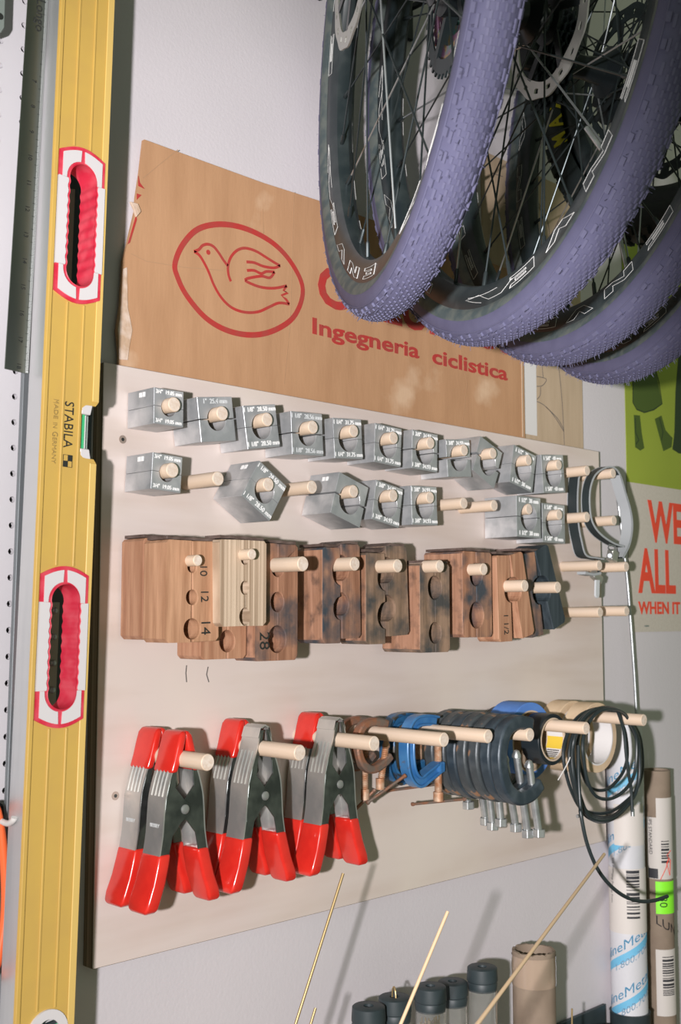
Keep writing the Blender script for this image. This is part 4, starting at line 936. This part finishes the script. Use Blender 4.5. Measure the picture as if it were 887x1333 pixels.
# kraft tube with torn top
c = P(695, 1236, .965); t = thing('cardboard_tube', 'short open kraft cardboard tube with clear tape around its ragged top', 'tube', (c.x, .965, BZ)); R = .0290
g = MB(); n = 56; vs = []
for k in range(n):
    a_ = 2*pi*k/n; jag = random.uniform(-.0022, .0012)*(1 if k % 2 else .4)
    for rr_, z_ in ((R, BZ), (R, c.z-.02), (R+random.uniform(0, .0008), c.z+jag), (R-.0035, c.z+jag*.6), (R-.0035, BZ)): vs.append((c.x+rr_*cos(a_), .965+rr_*sin(a_), z_))
fs = [(k*5+i, k*5+(i+1) % 5, ((k+1) % n)*5+(i+1) % 5, ((k+1) % n)*5+i) for k in range(n) for i in range(5)]
g.add(vs, fs).build('tube_wall', M_kraft, t, smooth=True)
MB().lathe([(R+.0008, c.z-.045), (R+.0012, c.z-.040), (R+.0008, c.z-.030), (R+.0013, c.z-.022), (R+.0008, c.z-.012), (R+.0010, c.z-.006)], (c.x, .965, 0), (0, 0, 1), 48).build('clear_tape', mat('glossy_tape', (.36, .27, .20), .12, coat=.8), t, smooth=True)
# white mailing tube
R = .0280; cw = Vector((1.650, 1.0085, 0)); ztw = P(812, 946, cw.y-R).z
wt = thing('mailing_tube', 'tall white mailing tube with blue printing and a barcode label, against the board edge', 'tube', (cw.x, cw.y, BZ))
MB().lathe([(R-.002, BZ), (R, BZ+.0003), (R, ztw), (R-.002, ztw), (R-.002, BZ)], (cw.x, cw.y, 0), (0, 0, 1), 56).build('tube_wall', M_wtube, wt, smooth=True)
def wrap(parent, cen, R, a0, a1, z0, z1, mt, name, slope=0, n=16, e=.0003):
    vs = []
    for k in range(n+1):
        a_ = a0+(a1-a0)*k/n; dz = slope*R*(a_-a0)
        for rr_ in (R+e, R+e*.3):
            for z_ in (z0, z1): vs.append((cen.x+rr_*cos(a_), cen.y+rr_*sin(a_), z_+dz))
    fs = []
    for k in range(n):
        b_ = k*4; fs += [(b_, b_+1, b_+5, b_+4), (b_+2, b_+6, b_+7, b_+3), (b_, b_+4, b_+6, b_+2), (b_+1, b_+3, b_+7, b_+5)]
    fs += [(0, 2, 3, 1), (n*4, n*4+1, n*4+3, n*4+2)]
    return MB().add(vs, fs).build(name, mt, parent, smooth=True)
def wraptext(parent, cen, R, s, amid, zmid, size, mt, slope=0, vert=False, name='lettering'):
    o = text(name, s, size, mt, Matrix.Identity(4), parent, local=True, bold=0)
    for v in o.data.vertices:
        x, y = (v.co.x, v.co.y) if not vert else (v.co.y, -v.co.x)
        a_ = amid+x/R; v.co = Vector((cen.x+(R+.0006)*cos(a_), cen.y+(R+.0006)*sin(a_), zmid+y+slope*x))-wloc(parent)
AF = atan2(-cw.y, -cw.x)                   # angle facing the camera
zpx = lambda py, y=.985: P(805, py, y).z
def wmark(z):
    wrap(wt, cw, R, AF-1.7, AF+1.5, z-.0065, z+.0065, M_bprint, 'blue_band', slope=.62)
    wraptext(wt, cw, R, 'OnlineMetals', AF-.35, z+.030+.012, .022, M_bprint, .62)
    wraptext(wt, cw, R, '1.800.704.', AF+.25, z+.025, .015, mat('pale_blue_print', (.34, .50, .62), .6), .62)
for py in (1262, 1326, 1108, 1030): wmark(zpx(py)-.020)
wrap(wt, cw, R, AF-1.45, AF+1.45, zpx(1225), zpx(1138), M_lbl, 'shipping_label', e=.0009)
wrap(wt, cw, R, AF-.7, AF+1.2, zpx(1107), zpx(1052), M_lbl, 'shipping_label', e=.0009)
rr_ = random.Random(5); z_ = zpx(1204); k = 0
while z_ < zpx(1143):
    w_ = rr_.choice((.0012, .002, .003, .0045)); wrap(wt, cw, R, AF-.05, AF+.68, z_, z_+w_, M_bar, 'barcode_line', e=.0014, n=6); z_ += w_+rr_.choice((.0015, .0025, .0035))
for dz in (0, .02, .045): wraptext(wt, cw, R+.0006, 'Ship From', AF-.95+dz*3, zpx(1175)+dz, .006, M_bar, vert=True)
# brown tube
R2 = .0225; cb = Vector((1.762, 1.017, 0)); ztb = P(846, 1008, cb.y-R2).z
bt_ = thing('mailing_tube', 'brown kraft mailing tube with a lime green sticker, behind the white one', 'tube', (cb.x, cb.y, BZ))
MB().lathe([(R2-.002, BZ), (R2, BZ+.0003), (R2, ztb), (R2-.002, ztb), (R2-.002, BZ)], (cb.x, cb.y, 0), (0, 0, 1), 48).build('tube_wall', M_kraft, bt_, smooth=True)
AB = atan2(-cb.y, -cb.x); zq = lambda py: P(848, py, 1.0).z
wrap(bt_, cb, R2, AB-.1, AB+1.5, zq(1150), zq(1042), M_lbl, 'shipping_label', e=.0008)
wrap(bt_, cb, R2, AB-.9, AB+1.5, zq(1150), zq(1068), M_lbl, 'shipping_label', e=.0005)
wrap(bt_, cb, R2, AB-.35, AB+1.3, zq(1333), zq(1244), M_lbl, 'shipping_label', e=.0008)
wrap(bt_, cb, R2, AB-.25, AB+1.3, zq(1196), zq(1153), M_lime, 'lime_sticker', e=.0012)
wrap(bt_, cb, R2, AB-.75, AB-.05, zq(1149), zq(1136), M_bar, 'barcode_patch', e=.0012)
for py0, py1, a0, a1 in ((1305, 1252, AB+.1, AB+1.0), (1128, 1098, AB+.2, AB+.8)):
    z_ = zq(py0)
    while z_ < zq(py1):
        w_ = rr_.choice((.0012, .0022, .0035)); wrap(bt_, cb, R2, a0, a1, z_, z_+w_, M_bar, 'barcode_line', e=.0014, n=5); z_ += w_+rr_.choice((.0014, .0024, .003))
wraptext(bt_, cb, R2+.0010, '30', AB+.25, zq(1180), .018, M_bar, vert=True)
wraptext(bt_, cb, R2+.0008, 'UPS STANDARD', AB-.55, zq(1092), .0085, M_bar, vert=True)
wraptext(bt_, cb, R2+.0004, 'LUN', AB+.55, zq(1213), .020, M_bar, -.55)
m = MB(); pts = []
for da, py in ((.1, 1150), (.5, 1135), (.75, 1122), (.55, 1128), (.8, 1145), (.9, 1125), (.6, 1118), (.95, 1112)):
    pts.append((cb.x+(R2+.0016)*cos(AB+da), cb.y+(R2+.0016)*sin(AB+da), zq(py)))
MB().tube(pts, .0006, 5).build('red_scribble', M_pred, bt_)
# black rack with round pockets
zr = P(805, 1322, cw.y-.031).z-.019
bn = thing('tube_rack', 'black plastic rack with round pockets around the foot of the white mailing tube', 'rack', (1.6, .99, BZ))
zb2 = P(777, 1311, 1.034).z
MB().box((1.475, 1.0345, (BZ+zb2)/2), (.285, .006, zb2-BZ)).build('back_rail', M_cap, bn, bev=.001)
for k, (cx_, cy_, R_) in enumerate(((cw.x, cw.y, .0283), (1.560, 1.002, .0283))):
    zr -= .008*k
    MB().lathe([(R_, BZ+.02), (R_+.0028, BZ+.02), (R_+.0028, zr-.002), (R_+.0036, zr), (R_, zr)], (cx_, cy_, 0), (0, 0, 1), 48, True).build('pocket', M_cap, bn, smooth=True)
MB().box((1.50, 1.000, BZ+.012), (.34, .068, .018)).build('base', M_cap, bn, bev=.002) if 0 else None
# rods in front
def rod(a, ya, b, yb, r, m, name, label, cat_='rod'):
    A, B_ = P(*a, ya), P(*b, yb); d = (B_-A).normalized(); k = (BZ-A.z)/d.z; E_ = A+d*k
    return tag(MB().cyl(E_, A, r, 10).build(name, m, smooth=True), label, cat_, 'thin rods standing on the bench')
rod((447, 1137), .850, (385, 1333), .850, .0015, M_brass, 'brass_rod', 'thin brass rod rising furthest left in front of the board corner')
rod((583, 1187), .740, (522, 1333), .730, .0017, M_bam, 'bamboo_stick', 'pale stick crossing in front of the brass-filled tube')
rod((787, 1112), .800, (622, 1333), .640, .0019, M_bam, 'bamboo_stick', 'long pale stick slanting up to the white mailing tube')
rod((411, 1312), .860, (401, 1345), .860, .0014, M_brass, 'brass_rod', 'short brass rod tip at the bottom edge left of the tubes')
rod((745, 1313), .930, (745, 1345), .930, .0012, M_brass, 'brass_rod', 'tiny dark rod tip between kraft tube and white tube')
# ------------------------------------------------------------------ bicycle wheels (axle along local x)
RC, RT_ = .319, .0214; RB = .3045
def wpt(r, th, x): return Vector((x, r*cos(th), r*sin(th)))
def revolve(mb, prof, n=180, closed=False):       # prof: (radius, x)
    m = len(prof); vs = [wpt(r, 2*pi*k/n, x) for k in range(n) for r, x in prof]
    fs = [(k*m+i, k*m+(i+1) % m, ((k+1) % n)*m+(i+1) % m, ((k+1) % n)*m+i) for k in range(n) for i in range(m if closed else m-1)]
    return mb.add(vs, fs)
def knob(mb, th, ph, rc, rt, ln, wd, hg, tw=0):   # block on the tyre: th around wheel, ph across the section (0 = crown)
    er = Vector((0, cos(th), sin(th))); ex = Vector((1, 0, 0)); et = Vector((0, -sin(th), cos(th)))
    nr = er*cos(ph)+ex*sin(ph); tx = ex*cos(ph)-er*sin(ph); c = er*rc+nr*(rt+hg/2-.0003)
    mb.box(c, (1, 1, 1), Matrix(((et*ln), (tx*wd), (nr*hg))).transposed())
rimp = [(RB+.001, -.0128), (RB+.001, -.0150), (RB-.004, -.0152), (RB-.016, -.0135), (RB-.025, -.0070), (RB-.027, 0), (RB-.025, .0070), (RB-.016, .0135), (RB-.004, .0152), (RB+.001, .0150), (RB+.001, .0128), (RB-.008, .010), (RB-.008, -.010)]
def letters():
    E_ = [[(0, 0), (0, 1), (.9, 1), (.85, .72), (.3, .72), (.3, .60), (.7, .60), (.7, .40), (.3, .40), (.3, .27), (.9, .27), (.9, 0), (0, 0)]]
    N_ = [[(0, 0), (0, 1), (.3, 1), (.7, .4), (.7, 1), (1, 1), (1, 0), (.7, 0), (.3, .6), (.3, 0), (0, 0)]]
    V_ = [[(0, 1), (.35, 0), (.65, 0), (1, 1), (.7, 1), (.5, .4), (.3, 1), (0, 1)]]
    Z_ = [[(-.6, .15), (-.2, .85), (.3, .85), (.75, .15), (1.3, .5), (.6, .95)], [(0, .1), (1.2, .3)]]
    return [E_, N_, V_, E_, Z_]
def rim_surf(th, t, side):                        # t 0 inner .. 1 outer on the rim flank
    r = RB-.0165+(.0125)*t; x = .0135+.0017*t
    return wpt(r, th, side*(x+.0003))
def base_wheel(label):
    w = thing('bicycle_wheel', label, 'wheel', (0, 0, 0), 'bicycle wheels hanging in a row')
    prof = [(RC+RT_*cos(a), RT_*sin(a)) for a in [radians(-100+200*k/20) for k in range(21)]]
    tr = revolve(MB(), prof).build('tyre', M_tire, w, smooth=True, local=True)
    sm = MB()
    for s_ in (-1, 1):
        revolve(sm, [(RC+(RT_+.0002)*cos(a), s_*(RT_+.0002)*sin(a)) for a in [radians(98+k*8) for k in range(6)]]+[(RB-.001, s_*.0128)])
    sm.build('sidewall', M_side, tr, smooth=True, local=True)
    kn = MB(); rn = random.Random(11)
    for row, ph in enumerate((-27, -18, -9, 0, 9, 18, 27)):
        for k in range(180):
            knob(kn, radians(2*k+(1 if row % 2 else 0)), radians(ph), RC, RT_, .0060, .0022, .0014)
    for ph in (-42, 42):
        for k in range(120): knob(kn, radians(3*k), radians(ph), RC, RT_, .0100, .0026, .0016)
    for ph in (-55, 55):
        for k in range(90): knob(kn, radians(4*k+(0 if k % 2 else .6)), radians(ph+(3 if k % 2 else 0)), RC, RT_, .0075, .0040, .0024)
    for s_ in (-1, 1):
        ring_ = [RC+(RT_+.0005)*cos(radians(s_*63)), (RT_+.0005)*sin(radians(s_*63))]
        kn.tube([wpt(ring_[0], 2*pi*k/120, ring_[1]) for k in range(120)], .0007, 5, closed=True)
    kn.build('tread_knobs', M_tirek, tr, local=True, kind='stuff')
    hr_ = MB()
    for k in range(800):
        th = rn.uniform(0, 2*pi); ph = radians(rn.choice((-48, -36, -22, 22, 36, 48, 0))); er = Vector((0, cos(th), sin(th)))
        nr = er*cos(ph)+Vector((1, 0, 0))*sin(ph); a = er*RC+nr*(RT_); b = er*RC+nr*(RT_+rn.uniform(.0035, .0060))+Vector((rn.uniform(-.001, .001), 0, 0))
        hr_.tube([a, b], [.00035, .0002], 3)
    hr_.build('rubber_hairs', M_tirek, tr, local=True, kind='stuff')
    rim = revolve(MB(), rimp, closed=True).build('rim', M_rim, w, smooth=True, local=True)
    gm = MB(); LS = letters()
    for side in (-1, 1):
        for rep in range(4):
            base = rep*pi/2+(.2 if side > 0 else 0)
            for li, sh in enumerate(LS):
                for pl_ in sh:
                    pts = []
                    for (xa, ya), (xb, yb) in zip(pl_, pl_[1:]):
                        nseg = max(1, int(abs(xb-xa)*6))
                        for q_ in range(nseg): pts.append((xa+(xb-xa)*q_/nseg, ya+(yb-ya)*q_/nseg))
                    pts.append(pl_[-1]); P3 = [rim_surf(base+(li*1.35+x_*.95)*.19, .06+.88*y_, side) for x_, y_ in pts]
                    gm.tube(P3, .00028, 4)
    gm.build('rim_outline_lettering', M_gfx, rim, local=True, kind='stuff')
    hub = revolve(MB(), [(0, -.052), (.009, -.052), (.010, -.046), (.012, -.040), (.027, -.036), (.027, -.031), (.015, -.025), (.013, 0), (.016, .022), (.029, .030), (.029, .035), (.014, .040), (.010, .050), (0, .050)], 32).build('hub', M_hub, w, smooth=True, local=True)
    NS = 28; sp = []
    for k in range(NS):
        th = 2*pi*(k+.5)/NS; side = 1 if k % 2 else -1; lead = (1 if (k//2) % 2 else -1)*radians(64)
        a = wpt(.027, th+lead, side*.0325); b = wpt(RB-.030, th, side*.002)
        s_ = MB().cyl(a, b, .00105, 6).build('spoke', M_spokes if k % 5 == 0 else M_spoke, w, smooth=True, local=True)
        d = (b-a).normalized(); MB().tube([b-d*.012, b-d*.010, b+d*.004], [.0016, .0022, .0024], 8).build('nipple', M_spoke, s_, smooth=True, local=True)
    vth = radians(200); MB().cyl(wpt(RB-.028, vth, 0), wpt(RB-.070, vth, 0), .0025, 10).build('valve', M_zinc, w, smooth=True, local=True)
    return w
def rotor(w, side, m=M_rotor):
    R_ = .080; lo = [(R_*(1+.014*cos(12*a))*cos(a), R_*(1+.014*cos(12*a))*sin(a)) for a in [2*pi*k/96 for k in range(96)]]
    hs = [ring(.066*cos(a), .066*sin(a), .0630*0+.0001, 4) for a in ()]
    loops = [lo, [(.0625*(1+.02*cos(6*a))*cos(a), .0625*(1+.02*cos(6*a))*sin(a)) for a in [2*pi*k/96 for k in range(96)]]]
    for k in range(18):
        a = 2*pi*k/18; s_ = .006; loops.append([(.0715*cos(a+b_*.055)+c_*.0022*cos(a), .0715*sin(a+b_*.055)+c_*.0022*sin(a)) for b_, c_ in ((-1, -1), (0, -1.4), (1, -1), (1, 1), (0, 1.2), (-1, 1))])
    x = side*.052; mp = lambda u_, y_, v_: Vector((y_, u_, v_))
    o = MB().prism(loops, x-.0009, x+.0009, mp).build('brake_rotor', m, w, local=True)
    g = MB()
    for k in range(6):
        a = 2*pi*k/6; g.prism([(.018*cos(a), .018*sin(a)), (.018*cos(a+.5), .018*sin(a+.5)), (.0635*cos(a+.75), .0635*sin(a+.75)), (.0635*cos(a+.60), .0635*sin(a+.60))], x-.0009, x+.0009, mp)
    g.prism([ring(0, 0, .026, 32), ring(0, 0, .014, 24)], x-.0018, x+.0018, mp); g.build('spider', M_hub, o, local=True)
def cassette(w, side, mats, rmax=.092, x0=.040, n=11):
    c = revolve(MB(), [(0, side*x0), (.017, side*x0), (.017, side*(x0+.042)), (0, side*(x0+.042))], 24).build('cassette', M_hub, w, local=True)
    for k in range(n):
        r = rmax-(rmax-.022)*(k/(n-1))**.85; nt_ = max(11, int(r*2*pi/.0127)); pts = []
        for j in range(nt_):
            a = 2*pi*j/nt_; da = 2*pi/nt_
            pts += [(r*cos(a-da*.30), r*sin(a-da*.30)), ((r+.0050)*cos(a-da*.10), (r+.0050)*sin(a-da*.10)), ((r+.0050)*cos(a+da*.12), (r+.0050)*sin(a+da*.12)), (r*cos(a+da*.30), r*sin(a+da*.30))]
        inner = ring(0, 0, max(.016, r-.014), 28); lp = [pts, inner]
        x = side*(x0+.0036*k+.001)
        MB().prism(lp, x-.0009, x+.0009, lambda u_, y_, v_: Vector((y_, u_, v_))).build('cog', mats[0] if k == 0 else mats[1], c, local=True)
        g = MB()
    for k in range(5):
        a = 2*pi*k/5; c_ = MB()
        c_.prism([(.014*cos(a-.3), .014*sin(a-.3)), (.014*cos(a+.3), .014*sin(a+.3)), ((rmax-.012)*cos(a+.45), (rmax-.012)*sin(a+.45)), ((rmax-.012)*cos(a+.30), (rmax-.012)*sin(a+.30))], side*(x0-.0005), side*(x0+.012), lambda u_, y_, v_: Vector((y_, u_, v_)))
        c_.build('carrier_arm', mats[0], c, local=True)
WP = [(.813, .724, .630, -.571, -.031), (.922, .686, .616, -.428, .011), (1.101, .708, .625, -.422, -.030), (1.228, .718, .623, -.493, -.026)]
wl = ['lilac-tyred bicycle wheel nearest the camera, leftmost of the hanging wheels', 'second lilac-tyred bicycle wheel from the left, its tyre sweeping to the right edge',
      'third lilac-tyred bicycle wheel from the left, just above the green poster', 'fourth lilac-tyred bicycle wheel, lowest hanging and furthest right']
def place(w, p, spin=0):
    x, y, z, yaw, t_ = p
    n = Vector((cos(yaw)*cos(t_), sin(yaw)*cos(t_), sin(t_))); zax = (Vector((0, 0, 1))-n*n.z).normalized(); yax = zax.cross(n)
    Mx = Matrix((n, yax, zax)).transposed().to_4x4()
    w.matrix_world = Matrix.Translation((x, y, z+H)) @ Mx @ Matrix.Rotation(spin, 4, 'X')
w1_ = base_wheel(wl[0]); ws = [w1_]
for k in range(1, 4): c = copy_tree(w1_); c['label'] = wl[k]; ws.append(c)
for k, w in enumerate(ws): place(w, WP[k], (.1, .55, .9, 1.25)[k])
rotor(ws[0], -1); cassette(ws[0], 1, (M_cogd, M_oil), .090, .050, 8); cassette(ws[2], -1, (M_cogd, M_cogd), .055, .040, 8)
rotor(ws[1], 1); cassette(ws[1], -1, (M_cogg, M_cogg), .062, .027, 3)
rotor(ws[2], 1, M_cogd); rotor(ws[3], 1, M_cogd)
# black mountain-bike wheel
W5 = (1.375, .700, .830, -.353, -.053); RC5, RT5, RB5 = .310, .030, .288
w = thing('bicycle_wheel', 'black knobbly-tyred mountain bike wheel with yellow print, furthest back', 'wheel', (0, 0, 0), 'bicycle wheels hanging in a row')
prof = [(RC5+RT5*cos(a), RT5*sin(a)) for a in [radians(-135+270*k/26) for k in range(27)]]
tr = revolve(MB(), prof, 120).build('tyre', M_knob, w, smooth=True, local=True)
kn = MB()
for ph, nn, l_, wd, off in ((-14, 64, .011, .009, 0), (14, 64, .011, .009, .5), (-38, 60, .011, .010, .5), (38, 60, .011, .010, 0), (-58, 60, .012, .010, 0), (58, 60, .012, .010, .5)):
    for k in range(nn): knob(kn, 2*pi*(k+off)/nn, radians(ph), RC5, RT5, l_, wd, .0055)
kn.build('tread_knobs', M_knob, tr, local=True, kind='stuff')
dr = RB5-RB
rim = revolve(MB(), [(r+dr, x) for r, x in rimp], 120, True).build('rim', M_rim, w, smooth=True, local=True)
revolve(MB(), [(0, -.060), (.012, -.060), (.014, -.040), (.030, -.036), (.030, -.031), (.017, -.025), (.017, .022), (.030, .030), (.030, .035), (.016, .040), (.012, .060), (0, .060)], 32).build('hub', M_hub, w, smooth=True, local=True)
for k in range(28):
    th = 2*pi*(k+.5)/28; side = 1 if k % 2 else -1; lead = (1 if (k//2) % 2 else -1)*radians(64)
    MB().cyl(wpt(.028, th+lead, side*.0325), wpt(RB5-.024, th, side*.002), .0011, 6).build('spoke', M_spoke, w, smooth=True, local=True)
place(w, W5, 0)
Mi = w.matrix_world
def near(px, py, ph=radians(100)):
    best = None
    for k in range(720):
        th = 2*pi*k/720; q_ = Mi @ (Vector((0, cos(th), sin(th)))*RC5+Vector((-1, 0, 0))*RT5); u_, v_ = proj(q_); d = hypot(u_-px, v_-py)
        if best is None or d < best[0]: best = (d, th)
    return best[1]
ta, tb_ = near(742, 184), near(742, 62)
dth = (tb_-ta+pi) % (2*pi)-pi
for i, ch in enumerate('MAXXIS'):
    th = ta+dth*i/5; ph = radians(-118)
    er = Vector((0, cos(th), sin(th))); ex = Vector((1, 0, 0)); nr = er*cos(ph)+ex*sin(ph); et = Vector((0, -sin(th), cos(th)))*(1 if dth > 0 else -1)
    upv = nr.cross(et)
    mx = Matrix((et, upv, nr)).transposed().to_4x4(); mx.translation = er*RC5+nr*(RT5+.0006)
    text('yellow_letter', ch, .030, M_mxy, mx, tr, local=True, bold=.035, sx=.95)
# hooks on the wall that carry the wheels
for i, p in enumerate(WP+[W5]):
    R_in = (RB if i < 4 else RB5)-.030; n = Vector((cos(p[3]), sin(p[3]), 0)); inp = Vector((-n.y, n.x, 0))
    if inp.y < 0: inp = -inp
    a_ = radians(35) if i < 4 else radians(25); c = Vector((p[0], p[1], p[2]+H))+inp*R_in*sin(a_)*1.0+Vector((0, 0, R_in*cos(a_)))
    t = thing('wheel_hook', ['black wall hook carrying the nearest lilac wheel', 'black wall hook carrying the second lilac wheel', 'black wall hook carrying the third lilac wheel', 'black wall hook carrying the fourth lilac wheel', 'black wall hook carrying the mountain bike wheel'][i], 'hook', (c.x, WY, c.z))
    MB().tube([(c.x, WY, c.z-.006), (c.x, c.y-.02, c.z-.006), (c.x, c.y-.035, c.z+.012)], .005, 10).build('arm', M_hub, t, smooth=True)
    MB().box((c.x, WY-.003, c.z-.006), (.03, .006, .08)).build('wall_plate', M_hub, t, bev=.001)
